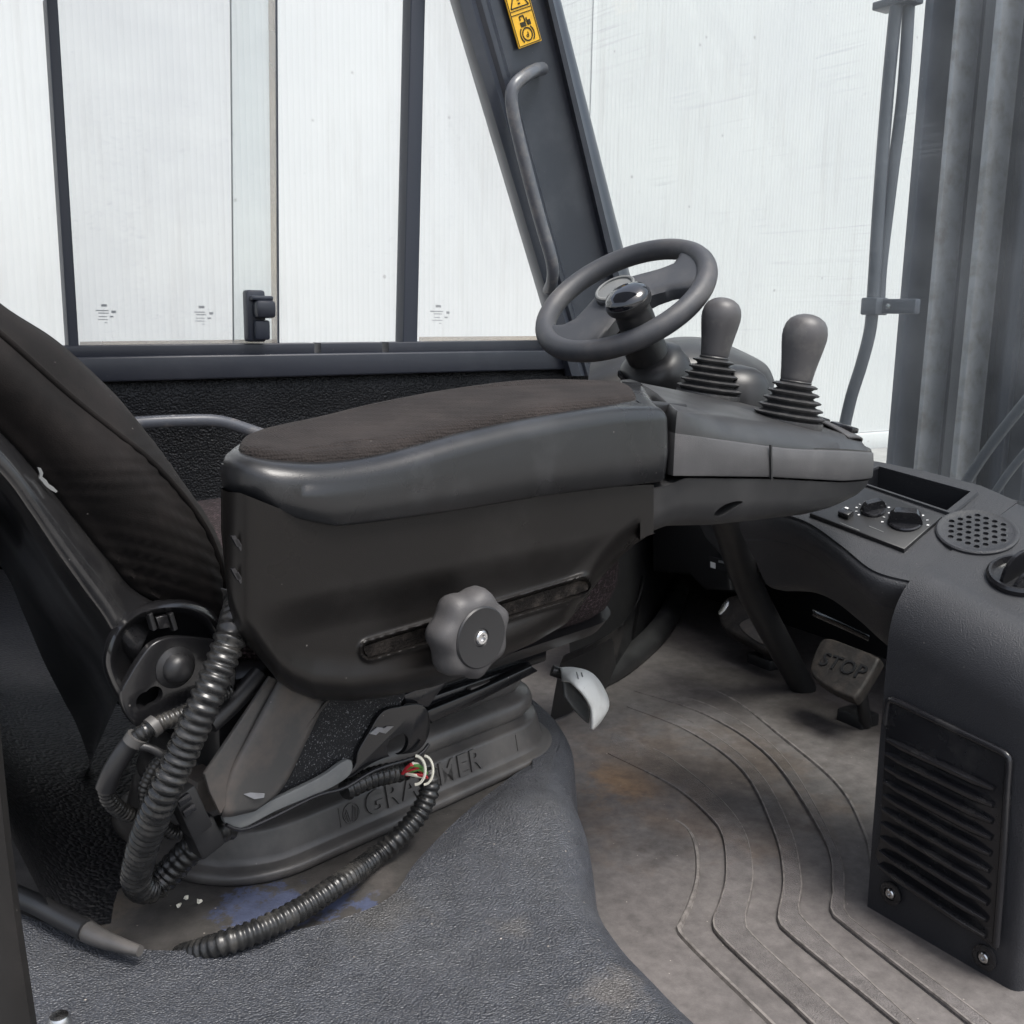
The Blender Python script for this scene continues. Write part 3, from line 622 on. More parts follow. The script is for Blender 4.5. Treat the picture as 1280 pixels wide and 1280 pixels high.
bm = bmesh.new(); nz = SV.cross(ydir).normalized()
for k in range(24):
    a, b = 2*math.pi*k/24, 2*math.pi*(k+1)/24
    p, q = cl+(SV*math.cos(a)+ydir*math.sin(a))*.0092, cl+(SV*math.cos(b)+ydir*math.sin(b))*.0092; d = q-p
    add_box(bm, (p+q)/2, d.normalized(), d.normalized().cross(nz), nz, d.length*1.05, .001, .0026)
for k in range(-3, 4):
    for sg in (-1, 1):
        p = cl+SV*(k*.0022)-ydir*.0075*math.sqrt(max(0, 1-(k*.25)**2)); q = cl+SV*(sg*(.003+abs(k)*.0016))+ydir*(.001+.0018*(3-abs(k)))
        if (k < 0) == (sg < 0): d = q-p; add_box(bm, (p+q)/2, d.normalized(), d.normalized().cross(nz), nz, d.length, .0008, .0024)
frombm('embossed_emblem', bm, 'bellow', bel)
for s_ in (.535, .775):
    bm = bmesh.new(); add_box(bm, face_pt(s_, .2985), SV, ydir, nz, .0012, .018, .0018); frombm('emboss_mark', bm, 'bellow', bel)

# top plate, rails and adjuster lever
def sbox(name, s0, s1, t0, t1, z0, z1, m, parent=seat, bev=.003): return box(name, S((s0+s1)/2, (t0+t1)/2, (z0+z1)/2), (s1-s0, t1-t0, z1-z0), m, parent, SV, TV, ZV, bev)
sbox('seat_pan', .44, .86, .75, 1.05, .362, .40, 'gloss'); sbox('slide_rail', .50, .84, .725, .75, .366, .382, 'gloss'); sbox('slide_rail', .62, .80, .712, .726, .369, .378, 'vent')
sbox('rail_catch', .70, .752, .706, .716, .371, .376, 'bracket', bev=.001)
sbox('pan_edge', .46, .78, .73, .75, .384, .41, 'black')
co2 = rrect(.42, .96, .668, 1.17, .10, 100)
def cring(o, z): return [S(p.x, p.y, z+.0*p.x) for p in offset2(co2, o)]
rings_obj('seat_cushion', [cring(o, z) for o, z in ((.075, .405), (.03, .41), (.012, .425), (.002, .45), (0, .47), (.004, .49), (.016, .508), (.04, .52), (.09, .526))], 'cushion', seat, ang=80)
rings_obj('cushion_tray', [cring(o, z) for o, z in ((.09, .385), (.05, .388), (.02, .398), (.008, .414), (.02, .416))], 'black', seat, ang=60)
lev = loft('height_lever', [[PT(x, y, T) for x, y, T in q] for q in (
    [(700, 836, .80), (718, 836, .78), (738, 842, .765), (752, 858, .76), (760, 880, .76), (752, 898, .76), (741, 911, .76)],
    [(702, 842, .775), (718, 842, .755), (735, 850, .742), (748, 866, .738), (757, 884, .738), (749, 899, .738), (740, 911, .74)],
    [(704, 852, .765), (712, 852, .748), (722, 860, .735), (733, 874, .731), (739, 887, .731), (740, 899, .731), (739, 911, .735)])], 30, 14, 'white', seat, ang=70, thick=.004)
loft('lever_web', [[PT(x, y, .772) for x, y in ((704, 850), (715, 858), (728, 872), (737, 890))], [PT(x, y, .768) for x, y in ((706, 870), (714, 882), (724, 894), (735, 904))]], 10, 6, 'tab', seat, thick=.003)
tube('lever_stem', [PT(690, 838, .80), PT(712, 846, .785)], .007, 'black', seat, res=4)
bm = bmesh.new()
for dx in (0, 6): 
    p = PT(722+dx, 845+dx*.1, .7435); add_box(bm, p, SV, TV, (ZV+TV*.4).normalized(), .0016, .001, .010)
frombm('lever_mark', bm, 'tab', lev)

# backrest
A = [(-160, 270), (-80, 350), (0, 417), (35, 448), (90, 497), (150, 545), (187, 575), (230, 622), (260, 667), (277, 715), (281, 765), (270, 795)]
B = [(-160, 258), (-70, 330), (0, 383), (58, 419), (105, 459), (148, 503), (174, 545), (205, 600), (240, 655), (262, 710), (268, 760), (258, 795)]
K = [(-160, 400), (-80, 470), (0, 541), (40, 585), (75, 628), (110, 672), (140, 708), (168, 737), (195, 752), (225, 768), (245, 785), (255, 800)]
N1 = 60
Aw = cat([PT(x, y, .715) for x, y in A], N1); Bw = cat([PT(x, y, .80) for x, y in B], N1); Kw = cat([PT(x, y, .715) for x, y in K], N1)
bm = bmesh.new(); rows = []
def wr(p, i, am):  # creases in the stretched cloth
    u = i/(N1-1)
    return p
rr = []
rr.append([k+TV*.06 for k in Kw])
rr.append(Kw)
for f in (.12, .3, .5, .7, .88): rr.append([k.lerp(a, f)-TV*(.022*math.sin(math.pi*min(1, f*1.02))) for k, a in zip(Kw, Aw)])
rr.append([a+TV*.0 for a in Aw])
for f in (.25, .5, .75, 1): rr.append([a.lerp(b, f)+SV*.012*math.sin(math.pi*f) for a, b in zip(Aw, Bw)])
rr.append([b+TV*.04-SV*.012 for b in Bw]); rr.append([b+TV*.10-SV*.035 for b in Bw]); rr.append([b+TV*.26-SV*.035 for b in Bw]); rr.append([b+TV*.33 for b in Bw]); rr.append([b+TV*.42-SV*.1 for b in Bw])
def crease(p, i, j):
    q = p-PT(205, 715, .70); a = q.dot(SV); z = q.z
    e = math.exp(-(a*a+z*z*1.2)/(.055**2)); ph = (a*.45+z*1.0+2.2*a*a)*560+3*noise.noise(p*11)
    q2 = p-PT(165, 592, .70); e2 = math.exp(-(q2.dot(SV)**2*.6+q2.z**2*6)/(.05**2)); ph2 = (q2.z+.10*q2.dot(SV))*700+2.5*noise.noise(p*14)
    return p-TV*(.0026*e*math.sin(ph)*(.8+.5*noise.noise(p*9))+.0012*e2*math.sin(ph2))-TV*.002*noise.noise(p*18)
loft('backrest', rr, 420, 150, 'foam', seat, disp=lambda p, u, v: crease(p, u, v), ang=80)
tube('piping', [a-TV*.001 for a in Aw[::3]], .0026, 'foam', seat, n=8, res=60)
SL = [(-160, 470), (-80, 545), (0, 620), (35, 672), (65, 722), (95, 768), (120, 805), (140, 845), (150, 870)]
Km = [(-160, 400), (-80, 470), (0, 541), (40, 585), (75, 628), (110, 672), (140, 708), (165, 738), (200, 758)]
def mid(f): return [(lerp(a[0], b[0], f), lerp(a[1], b[1], f)) for a, b in zip(Km, SL)]
def off(lst, T): return [PT(x, y, T) for x, y in lst]
sh = loft('back_shell', [off(mid(-.06), .735), off(mid(0), .705), off(mid(.12), .688), off(mid(.36), .668), off(mid(.6), .672), off(mid(.85), .71), off(mid(1), .755), off(mid(1.5), .90), off(mid(2.1), 1.02)], 80, 60, 'shell', seat, ang=80)
jag = [(47, 584), (51, 585), (54, 591), (53, 596), (58, 600), (61, 605), (66, 608), (72, 614), (70, 616), (63, 612), (59, 609), (56, 606), (52, 601), (49, 598), (50, 592)]
slab('scuff', [PT(x, y, .690) for x, y in jag], -TV, .0015, 'tab', sh)
# recliner housing and hinge plate
ro = [(128, 835), (132, 800), (146, 775), (172, 757), (208, 749), (243, 752), (268, 766), (281, 790), (283, 825), (270, 870), (235, 905), (190, 905), (150, 880)]
def scl(lst, f, c=(210, 828)): return [(c[0]+(x-c[0])*f, c[1]+(y-c[1])*f) for x, y in lst]
def pring(lst, T, n=64): return cat([PT(x, y, T) for x, y in lst], n, True)
rings_obj('recliner_cover', [pring(scl(ro, 1.0), .80), pring(scl(ro, 1.0), .690), pring(scl(ro, .985), .675), pring(scl(ro, .94), .664), pring(scl(ro, .87), .660), pring(scl(ro, .80), .663), pring(scl(ro, .76), .672), pring(scl(ro, .72), .676)], 'gloss', seat, cap0=False, ang=80)
hpo = [(153, 866), (162, 846), (176, 823), (190, 806), (207, 798), (228, 796), (262, 799), (288, 803), (296, 830), (290, 870), (262, 905), (215, 912), (178, 912), (158, 892)]
hinge = slab('hinge_plate', cat([PT(x, y, .658) for x, y in hpo], 70, True), -TV, .006, 'gloss', seat, .0012)
bc = PT(219, 834, .658)
lathe('hinge_bolt', bc, -TV, [(.0155, -.002), (.0155, .001), (.0115, .003), (.0105, .008), (.007, .0115), (.0015, .0125)], 'black', hinge, 24)
boolean(hinge, lathe('cutter', PT(187, 873, .6578), -TV, [(.0105, -.02), (.0105, .02)], 'black', None, 28, lobes=lambda a, h: .55+.45*abs(math.cos(a))**1.2, xref=SV+ZV*.35))
for dx in (0, 26):
    slab('cover_slot', [PT(x+dx, y, .6595) for x, y in ((186, 769), (191, 766), (197, 786), (192, 789))], -TV, .006, 'black', seat, .0008)
slab('cover_tab', [PT(x, y, .660) for x, y in ((195, 772), (209, 769), (214, 784), (200, 787))], -TV, .004, 'gloss', seat, .0008)

# bracket between armrest and base
brk = slab('support_bracket', [PT(x, y, .645) for x, y in ((338, 846), (352, 851), (350, 874), (293, 985), (276, 1018), (262, 990), (256, 968))], -TV, .003, 'bracket', seat, .001)
loft('bracket_face', [[PT(350, 846, .644), PT(318, 905, .644), PT(285, 970, .646), (PT(277, 1020, .647))], [PT(362, 852, .641), PT(336, 905, .641), PT(303, 970, .643), PT(290, 1020, .645)], [PT(405, 878, .645), PT(385, 920, .645), PT(352, 985, .647), PT(318, 1013, .649)]], 20, 14, 'bracket', brk, ang=80, thick=.002)
loft('bracket_flange', [[PT(413, 874, .65), PT(388, 905, .65), PT(372, 923, .65)], [PT(408, 876, .643), PT(384, 908, .643), PT(369, 926, .643)], [PT(404, 880, .65), PT(381, 912, .65), PT(367, 930, .65)]], 12, 8, 'bracket', brk, thick=.001)
slab('dust_scuff', [PT(x, y, .6425) for x, y in ((305, 993), (314, 991), (331, 992), (330, 997), (318, 999))], -TV, .001, 'mastl', brk)
fk = slab('flocked_plate', [PT(x, y, .662) for x, y in ((392, 876), (440, 872), (512, 850), (505, 872), (478, 925), (440, 952), (340, 1002), (352, 975))], -TV, .003, 'flock', seat)
slab('grey_tab', cat([PT(x, y, .652) for x, y in ((279, 1022), (300, 1018), (340, 1001), (400, 972), (428, 953), (439, 950), (441, 962), (432, 974), (404, 990), (350, 1012), (305, 1035), (288, 1034))], 60, True), -TV, .004, 'tab', seat, .001)
tube('plate_edge', [PT(x, y, .6505) for x, y in ((283, 1031), (303, 1037), (340, 1022), (395, 995), (430, 985), (470, 962), (520, 946), (536, 930))], .0016, 'vent', seat, n=8, res=30)
bp2 = slab('latch_plate', cat([PT(x, y, .656) for x, y in ((430, 972), (444, 958), (448, 940), (462, 915), (478, 890), (500, 883), (522, 880), (534, 886), (538, 905), (534, 925), (520, 940), (490, 945), (465, 955), (440, 972))], 60, True), -TV, .004, 'gloss', seat, .001)
boolean(bp2, lathe('cutter', PT(498, 932, .655), -TV, [(.0125, -.02), (.0125, .02)], 'black', None, 30, lobes=lambda a, h: .72+.28*abs(math.cos(a)), xref=SV+ZV*.1))
for q in (((462, 917), (472, 909), (480, 910), (470, 919)), ((474, 915), (484, 908), (492, 908), (482, 917))): slab('bright_slot', [PT(x, y, .6545) for x, y in q], -TV, .001, 'mastl', bp2)
slab('side_bar', [PT(x, y, .664) for x, y in ((505, 868), (555, 847), (562, 850), (548, 868), (536, 884), (510, 884))], -TV, .01, 'vent', seat, .002)
slab('side_bar', [PT(x, y, .70) for x, y in ((530, 890), (600, 862), (665, 832), (672, 840), (605, 875), (540, 905))], -TV, .01, 'gloss', seat, .002)

# ================================================================== control armrest
arm = thing('control_armrest', 'black armrest console with fabric pad, joysticks and round adjuster knob', 'armrest', AS(.55, .66, .47))
TA = .60
# lower side panel: sculpted sheet with slot
topc = tab([(276, 616), (284, 621), (300, 622), (320, 630), (345, 640), (370, 648), (400, 657), (430, 656), (560, 638), (700, 620), (805, 612), (820, 612)])
botc = tab([(276, 660), (280, 705), (286, 760), (293, 785), (302, 800), (318, 815), (332, 832), (348, 852), (365, 864), (392, 874), (440, 877), (490, 870), (540, 859), (590, 842), (630, 820), (665, 804), (705, 780), (730, 748), (745, 727), (772, 697), (790, 681), (808, 670), (820, 666)])
def seg(px, py, ax_, ay_, bx, by):
    dx, dy = bx-ax_, by-ay_; k = max(0, min(1, ((px-ax_)*dx+(py-ay_)*dy)/(dx*dx+dy*dy))); return math.hypot(px-ax_-k*dx, py-ay_-k*dy)
def pdisp(x, y):
    t, b = topc(x), botc(x); d = 0
    # rounded rear and lower border
    d += .045*(1-math.sqrt(max(0, 1-(1-min(1, max(0, (x-276)/48)))**2)))
    db = b-y
    if x < 800: d += .028*(1-math.sqrt(max(0, 1-(1-min(1, max(0, db/34)))**2)))
    # broad hollow under the upper swell
    ln = 742-(x-520)*.20
    d += .010*sm(-30, 26, y-ln)*sm(300, 400, x)*sm(0, 60, db)
    q = seg(x, y, 463, 813, 728, 733)
    d += -.0034*math.exp(-((q-12)/3.2)**2)+.011*(1-sm(7.2, 11.2, q))
    return d
bm = bmesh.new(); G = []; NX, NY = 230, 120
for i in range(NX):
    x = 276+(817-276)*i/(NX-1); t, b = topc(x)-6, botc(x); col_ = []
    for j in range(NY):
        k = j/(NY-1); k = 1-(1-k)**1.25; y = t+(b-t)*k; col_.append(bm.verts.new(PA(x, y, TA+.006+pdisp(x, y))))
    p = col_[-1].co; col_.append(bm.verts.new(p+(p-CC).normalized()*.05+AV*.004)); G.append(col_)
for i in range(NX-1):
    for j in range(NY): bm.faces.new((G[i][j], G[i][j+1], G[i+1][j+1], G[i+1][j]))
l0 = [bm.verts.new(v.co+(v.co-CC).normalized()*.03+AV*.006) for v in G[0]]
for j in range(NY): bm.faces.new((l0[j], l0[j+1], G[0][j+1], G[0][j]))
l1 = [bm.verts.new(v.co+BV*.05) for v in G[-1]]
for j in range(NY): bm.faces.new((G[-1][j], G[-1][j+1], l1[j+1], l1[j]))
sp = frombm('side_panel', bm, 'panel', arm, 60, norm=False)
slab('slot_dust', cat([PA(x, y, .6215) for x, y in ((456, 816), (462, 806), (590, 767), (722, 727), (733, 729), (728, 740), (600, 780), (468, 820))], 50, True), -BV, .002, 'dust_strip', sp)  # strip standing for the brown dust lying in the slot
slab('core', [PA(x, y, .68) for x, y in ((335, 660), (440, 672), (700, 640), (800, 628), (800, 662), (700, 760), (560, 835), (420, 860), (345, 835))], -BV, .03, 'black', arm)
for y in (676, 717):
    bm = bmesh.new()
    for dx in (0, 4):
        add_box(bm, PA(294+dx, y+dx*1.2, .6125), AV, BV, (ZV*.6-AV*.3).normalized(), .003, .003, .009)
    frombm('moulded_mark', bm, 'vent', sp)

# upper shell, rings around its plan outline
def plan(lst, n=160): return cat([Vector(p) for p in lst], n, True)
zt = ctab([(.33, .655), (.345, .651), (.36, .648), (.40, .645), (.45, .648), (.52, .658), (.60, .666), (.70, .671), (.78, .668)])
zbt = ctab([(.330, .629), (.345, .621), (.36, .6135), (.385, .605), (.41, .601), (.50, .600), (.62, .601), (.77, .597)])
so_ = [(.366, .694), (.347, .670), (.338, .652), (.335, .636), (.338, .621), (.348, .609), (.366, .602), (.39, .599), (.45, .5985), (.52, .598), (.60, .598), (.70, .599), (.76, .600)]
so_ = [tuple(v) for v in cat([Vector(v) for v in so_], 60)]+[(.767, .602), (.80, .640), (.845, .688), (.892, .732), (.875, .750), (.70, .744), (.50, .738), (.43, .733), (.395, .718)]
P0 = resample([Vector(p) for p in so_]+[Vector(so_[0])], 220, True)
def aring(o, zf): return [AS(p.x, p.y, zf(p.x, p.y)) for p in offset2(P0, o)]
zc = lambda s_, t_: zt(s_)+.012*sm(.60, .73, t_)
RG = [aring(.012, lambda s_, t_: zbt(s_)+.010), aring(.004, lambda s_, t_: zbt(s_)+.0), aring(.0, lambda s_, t_: zbt(s_)+.003), aring(-.002, lambda s_, t_: lerp(zbt(s_), zc(s_, t_), .4)), aring(-.001, lambda s_, t_: lerp(zbt(s_), zc(s_, t_), .62))]
for k in range(9):
    a = k/8*math.pi/2
    RG.append(aring(.016*(1-math.cos(a)), lambda s_, t_, a=a: zc(s_, t_)-.014*(1-math.sin(a))))
RG.append(aring(.028, lambda s_, t_: zc(s_, t_)+.001))
rings_obj('armrest_shell', RG, 'armrest', arm, ang=55)
po = [(.378, .692), (.359, .668), (.350, .650), (.350, .637), (.358, .627), (.380, .620), (.42, .6165), (.46, .616), (.52, .616), (.62, .616), (.70, .619), (.735, .628), (.765, .640), (.795, .668), (.815, .695), (.805, .720), (.72, .728), (.56, .724), (.45, .722), (.405, .712)]
Pp = plan(po, 160)
def pdring(o, h): return [AS(p.x, p.y, zc(p.x, p.y)+h) for p in offset2(Pp, o)]
rings_obj('fabric_pad', [pdring(-.001, -.004), pdring(0, .001), pdring(.002, .0045), pdring(.006, .0065), pdring(.014, .0075)], 'pad', arm, ang=70)
# adjuster knob
kc = PA(562, 783, TA+.01)
def lob(a, h): return 1+.062*math.cos(7*a)*sm(-.002, .010, h)*1.0
kn = lathe('adjuster_knob', kc, -BV+AV*.0, [(.012, -.01), (.012, .006), (.026, .008), (.033, .012), (.0355, .018), (.0355, .026), (.0335, .033), (.029, .037), (.0255, .038)], 'knob', arm, 84, lobes=lob, ang=60)
cap = lathe('knob_cap', kc-BV*.037, -BV, [(.0250, -.006), (.0250, .0015), (.0238, .0026), (.020, .0022), (.0075, .0020), (.006, .0)], 'black', kn, 40)
lathe('knob_bolt', kc-BV*.0375, -BV, [(.0058, -.004), (.0058, .002), (.0048, .003), (.003, .003), (.0027, .0008)], 'chrome', kn, 12)

# control pod at the end of the armrest
zp = lambda s_, t_: .664-.15*(s_-.785)+.20*max(0, t_-.605)*(1-.25*sm(.78, .88, t_))
zb = tab([(.785, .600), (.95, .583), (1.10, .564), (1.24, .553)])
pod = plan([(.779, .602), (.84, .599), (.90, .598), (.97, .598), (1.04, .599), (1.12, .601), (1.18, .609), (1.215, .624), (1.235, .650), (1.24, .72), (1.235, .79), (1.20, .845), (1.10, .872), (1.0, .865), (.955, .82), (.915, .762), (.872, .708), (.818, .650)], 180)
def dring(o, zf):
    O = offset2(pod, 1.0); Q = [p+(q-p)*(o*lerp(.2, 1, sm(.79, .90, p.x-.9*(p.y-.6)))) for p, q in zip(pod, O)]
    return [AS(p.x, p.y, zf(p.x, p.y)) for p in Q]
band_t = lambda s_, t_: zp(s_, t_)-.022+.008*sm(.95, 1.15, s_)
rings_obj('pod_deck', [dring(.004, lambda s_, t_: band_t(s_, t_)-.004), dring(.004, lambda s_, t_: band_t(s_, t_)+.002), dring(.008, lambda s_, t_: zp(s_, t_)-.014), dring(.016, lambda s_, t_: zp(s_, t_)-.006), dring(.026, lambda s_, t_: zp(s_, t_)-.001), dring(.030, lambda s_, t_: zp(s_, t_))], 'pod', arm, ang=50)
tb = rings_obj('pod_trim', [dring(.010, lambda s_, t_: zb(s_)+.002), dring(.001, lambda s_, t_: zb(s_)+.002), dring(.0, lambda s_, t_: zb(s_)+.004), dring(.0, lambda s_, t_: lerp(zb(s_), band_t(s_, t_), .6)), dring(.0015, lambda s_, t_: band_t(s_, t_)-.002), dring(.004, lambda s_, t_: band_t(s_, t_))], 'trim', arm, ang=50)
hh = tab([(.77, .056), (.85, .054), (.95, .050), (1.05, .043), (1.14, .030), (1.20, .018), (1.24, .010)])
pod2 = plan([(.752, .606), (.80, .602), (.86, .600), (.92, .599), (.98, .599), (1.04, .600), (1.12, .602), (1.18, .610), (1.214, .625), (1.234, .651), (1.239, .72), (1.234, .79), (1.20, .844), (1.10, .871), (1.0, .864), (.90, .80), (.80, .74), (.757, .70), (.75, .65)], 180)
def uring(o, zf): return [AS(p.x, p.y, zf(p.x, p.y)) for p in offset2(pod2, o)]
zu = lambda s_: zb(s_) if s_ > .80 else zb(s_)-.006*sm(.80, .78, s_)-.006*(s_ < .78)
zu = tab([(.74, .592), (.775, .593), (.80, .5975), (.95, .5825), (1.10, .5635), (1.24, .5525)])
hh = tab([(.745, .048), (.80, .052), (.88, .053), (.95, .050), (1.05, .043), (1.14, .030), (1.20, .018), (1.24, .010)])
pu = rings_obj('pod_underside', [uring(k, lambda s_, t_, f=f: zu(s_)-f*hh(s_)) for k, f in ((.002, 0), (.003, .05), (.005, .45), (.011, .78), (.019, .95), (.030, 1))], 'pod', arm, ang=60)
slab('seam', [PA(x, y, .5955) for x, y in ((963.4, 556), (965.2, 556), (966, 600), (964.4, 600))], -BV, .002, 'black', tb)
boolean(pu, slab('cutter', cat([PA(x, y, .59) for x, y in ((913, 645), (922, 634), (936, 629), (944, 630), (936, 637), (925, 647), (916, 649))], 30, True), -BV, .036, 'black'))
# neck joining panel and pod under the shell
slab('inner_neck', [PA(x, y, .64) for x, y in ((780, 500), (860, 505), (860, 600), (780, 612))], -BV, .06, 'black', arm, .004)
# rocker switches on the outer slope of the pod
def swz(s_, t_): return AS(s_, t_, zp(s_, t_)+.002)
swp = loft('switch_panel', [[swz(1.150, .625)-ZV*.004, swz(1.165, .68)+ZV*.004, swz(1.165, .79)+ZV*.004], [swz(1.188, .628)-ZV*.003, swz(1.195, .68)+ZV*.003, swz(1.195, .79)+ZV*.003], [swz(1.214, .642)-ZV*.012, swz(1.222, .69)-ZV*.007, swz(1.222, .79)-ZV*.007]], 14, 12, 'trim', arm, thick=.003)
ax_ = (swz(1.190, .73)-swz(1.186, .640)).normalized(); si_ = ax_.cross((ZV+AV*.1).normalized()).normalized(); up_ = si_.cross(ax_)
for f in (.15, .62): box('rocker_switch', swz(1.188, .64+.085*f)+ZV*.004, (.034, .016, .007), 'vent', arm, ax_, si_, up_, .002)
def joystick(bs, bt, tilt, ks, hgt):
    zb_ = zp(bs, bt); base = AS(bs, bt, zb_-.001); axis = (ZV+tilt).normalized()
    j = lathe('joystick', base, axis, [(.006, -.003), (.006, hgt*.5), (.006, hgt*.8)], 'chrome', arm, 12)
    pf = [(.040, -.010), (.0415, -.001), (.041, .003)]
    n = 5
    for k in range(n):
        r = .0415-.0245*k/(n-1)*.62; z = .004+.0088*k
        pf += [(r-.006, z), (r-.004, z+.002), (r, z+.0035), (r+.0005, z+.0050), (r-.003, z+.0066), (r-.008, z+.0074)]
    pf += [(.019, .0485), (.0165, .051), (.0165, .056), (.010, .058)]
    lathe('rubber_boot', base, axis, pf, 'boot', j, 36, ang=60)
    g0 = .052
    gp = [(.014, g0-.006), (.0175, g0-.004), (.0185, g0+.001), (.0195, g0+.010), (.0218, g0+.024), (.0242, g0+.037), (.0256, g0+.047), (.0254, g0+.054), (.0236, g0+.0615), (.0198, g0+.0675), (.013, g0+.072), (.006, g0+.074), (.001, g0+.0744)]
    lathe('grip', base, axis, [(r*ks, g0+(h-g0)*ks) for r, h in gp], 'grip', j, 36, ang=80)
joystick(1.080, .667, CR*.13, 1.02, .06)
joystick(1.100, .800, CR*.12, .98, .06)
# black cup shroud beside the first joystick
lathe('switch_shroud', AS(1.155, .80, zp(1.15, .80)-.01), ZV, [(.05, -.01), (.05, .01), (.047, .03), (.040, .042), (.028, .050), (.01, .054)], 'black', arm, 36, ang=70)

# ================================================================== loose conduits and wiring
def path_t(lst): return [PT(x, y, T) for x, y, T in lst]
lc = conduit('loose_conduit', path_t([(301, 750, .64), (292, 785, .615), (276, 830, .61), (254, 882, .61), (228, 940, .62), (203, 995, .63), (184, 1042, .655), (173, 1080, .68), (170, 1098, .695), (177, 1110, .705), (190, 1110, .71), (205, 1098, .71), (228, 1072, .70), (256, 1047, .69), (290, 1030, .69)]), .0118, .0068, 'conduit')
tag(lc, 'thick black corrugated conduit looping down from the armrest to the floor', 'conduit')
fc = thing('front_conduit', 'black corrugated conduit with exposed coloured wires crossing the seat base', 'conduit', PZ(400, 1130, .28))
fpts = [PT(430, 988, .668), PT(465, 972, .668), PT(500, 964, .668), PT(518, 958, .664), PT(533, 962, .655), (PT(537, 985, .65)), PT(525, 1015, .65), PT(500, 1045, .652), PT(465, 1075, .655)]+[PZ(425, 1104, .287), PZ(380, 1134, .285), PZ(330, 1160, .284), PZ(285, 1177, .281), PZ(250, 1189, .270), PZ(225, 1196, .258)]
conduit('conduit_sleeve', fpts[:4], .0098, .0062, 'conduit', fc); conduit('conduit_sleeve', fpts[4:], .0098, .0062, 'conduit', fc)
oc = PT(521, 961, .648)
for k in range(7):
    a = k*.9; d = Vector((random.uniform(-1, 1), random.uniform(-1, 1), random.uniform(-1, 1)))*.002
    o_ = SV*(.0015*(k-3))+ZV*.004*math.sin(a)
    tube('wire', [PT(506, 966, .660)+o_*.6, oc+o_+ZV*.004*math.cos(a)+d, PT(537, 972, .652)+o_*.6], .0016, ('red', 'cream', 'green', 'red', 'cream', 'red', 'green')[k], fc, n=6, res=10)
tube('cable_tie', [oc+TV*-.004+CR*(.009*math.cos(a)-.004)+CU*(.013*math.sin(a)) for a in [x*.45-1.6 for x in range(8)]], .0014, 'cream', fc, n=6, res=16)
tube('cable_tie', [oc+TV*-.004+CR*(.008*math.cos(a)+.004)+CU*(.013*math.sin(a)) for a in [x*.45-1.6 for x in range(8)]], .0012, 'cream', fc, n=6, res=16)
hb = thing('harness_branch', 'thin black corrugated cable branch curling behind the thick conduit', 'cable', PT(200, 1000, .70))
conduit('branch_sleeve', path_t([(285, 862, .655), (262, 876, .648), (235, 890, .645), (205, 902, .645), (180, 915, .65), (168, 928, .655)]), .0062, .0036, 'conduit', hb, .12)
tube('taped_section', path_t([(172, 920, .655), (155, 940, .66), (140, 965, .665), (132, 985, .67)]), .0072, 'black', hb, res=20)
conduit('branch_sleeve', path_t([(132, 980, .67), (137, 1000, .675), (155, 1015, .68), (180, 1024, .68), (205, 1032, .68)]), .0062, .0036, 'conduit', hb, .12)
conduit('branch_sleeve', path_t([(205, 945, .655), (190, 965, .66), (182, 990, .665), (192, 1018, .67), (215, 1040, .675), (232, 1036, .675)]), .0058, .0036, 'conduit', hb, .12)
tube('cable', path_t([(170, 932, .65), (190, 936, .645), (208, 948, .64), (222, 965, .64)]), .0032, 'black', hb, res=16, n=8)
tube('clip', path_t([(196, 905, .646), (188, 911, .646)]), .0078, 'bracket', hb, res=3); tube('clip', path_t([(172, 920, .652), (166, 929, .654)]), .0078, 'bracket', hb, res=3)
bx = (PT(240, 1020, .66)-PT(226, 990, .66)).normalized(); bz = bx.cross(TV).normalized()
cn = box('connector', PT(236, 1012, .655), (.040, .016, .018), 'black', hb, bx, TV, bz, .002)
for f in (-.008, .002): box('connector_latch', PT(235, 1010, .645)+bx*f, (.006, .003, .010), 'vent', cn, bx, TV, bz, .0006)
box('connector_tail', PT(252, 1042, .665), (.030, .020, .022), 'black', hb, bx, TV, bz, .003)
box('rail_end', PT(256, 985, .69), (.03, .03, .03), 'steel', seat, SV, TV, ZV, .004)
tube('black_strut', path_t([(262, 905, .66), (290, 880, .66), (325, 842, .66)]), .008, 'black', seat, res=8)
box('motor_block', PT(300, 890, .70), (.07, .05, .08), 'black', seat, SV, TV, ZV, .006)
slab('bare_edge', [PT(x, y, .70) for x, y in ((276, 735), (300, 742), (302, 768), (276, 776))], -TV, .02, 'bracket', seat, .003)
# ================================================================== front console
CN = Vector((-.37, -.24, 1)); CV = CN.dot(Vector((1.05, .762, .425))); CNn = CN.normalized()
def ZPL(x, y): return CV+.37*x+.24*y
def PC(px, py, h=0): return on(px, py, CN, CV)+CNn*h
con = thing('front_console', 'black grained front console with speaker, heater knobs and louvred vent', 'console', (1.15, .68, 0))
RR = []
for y, o in ((.5535, .022), (.5548, .012), (.558, .005), (.5635, .001), (.571, 0), (.61, 0), (.66, 0), (.71, 0), (.7615, 0)):
    row = [Vector((1.056+o, y, 0)), Vector((1.053+o, y, .10)), Vector((1.051+o, y, .22))]
    z1 = ZPL(1.12, y)
    for k in range(15):
        a = k/14*math.pi/2; row.append(Vector((1.05+o+(.072-o)*(1-math.cos(a)), y, z1-.085+.085*math.sin(a)*1.0-(o*.6))))
    row[-1].z = z1-o*.6
    for x in (1.15, 1.2, 1.25, 1.295): row.append(Vector((x, y, ZPL(x, y)-o*.6)))
    row += [Vector((1.305, y, ZPL(1.3, y)-.008)), Vector((1.31, y, ZPL(1.3, y)-.03)), Vector((1.32, y, .30))]
    RR.append(row)
bm = bmesh.new(); V = [[bm.verts.new(p) for p in r] for r in RR]; nb = len(RR[0])
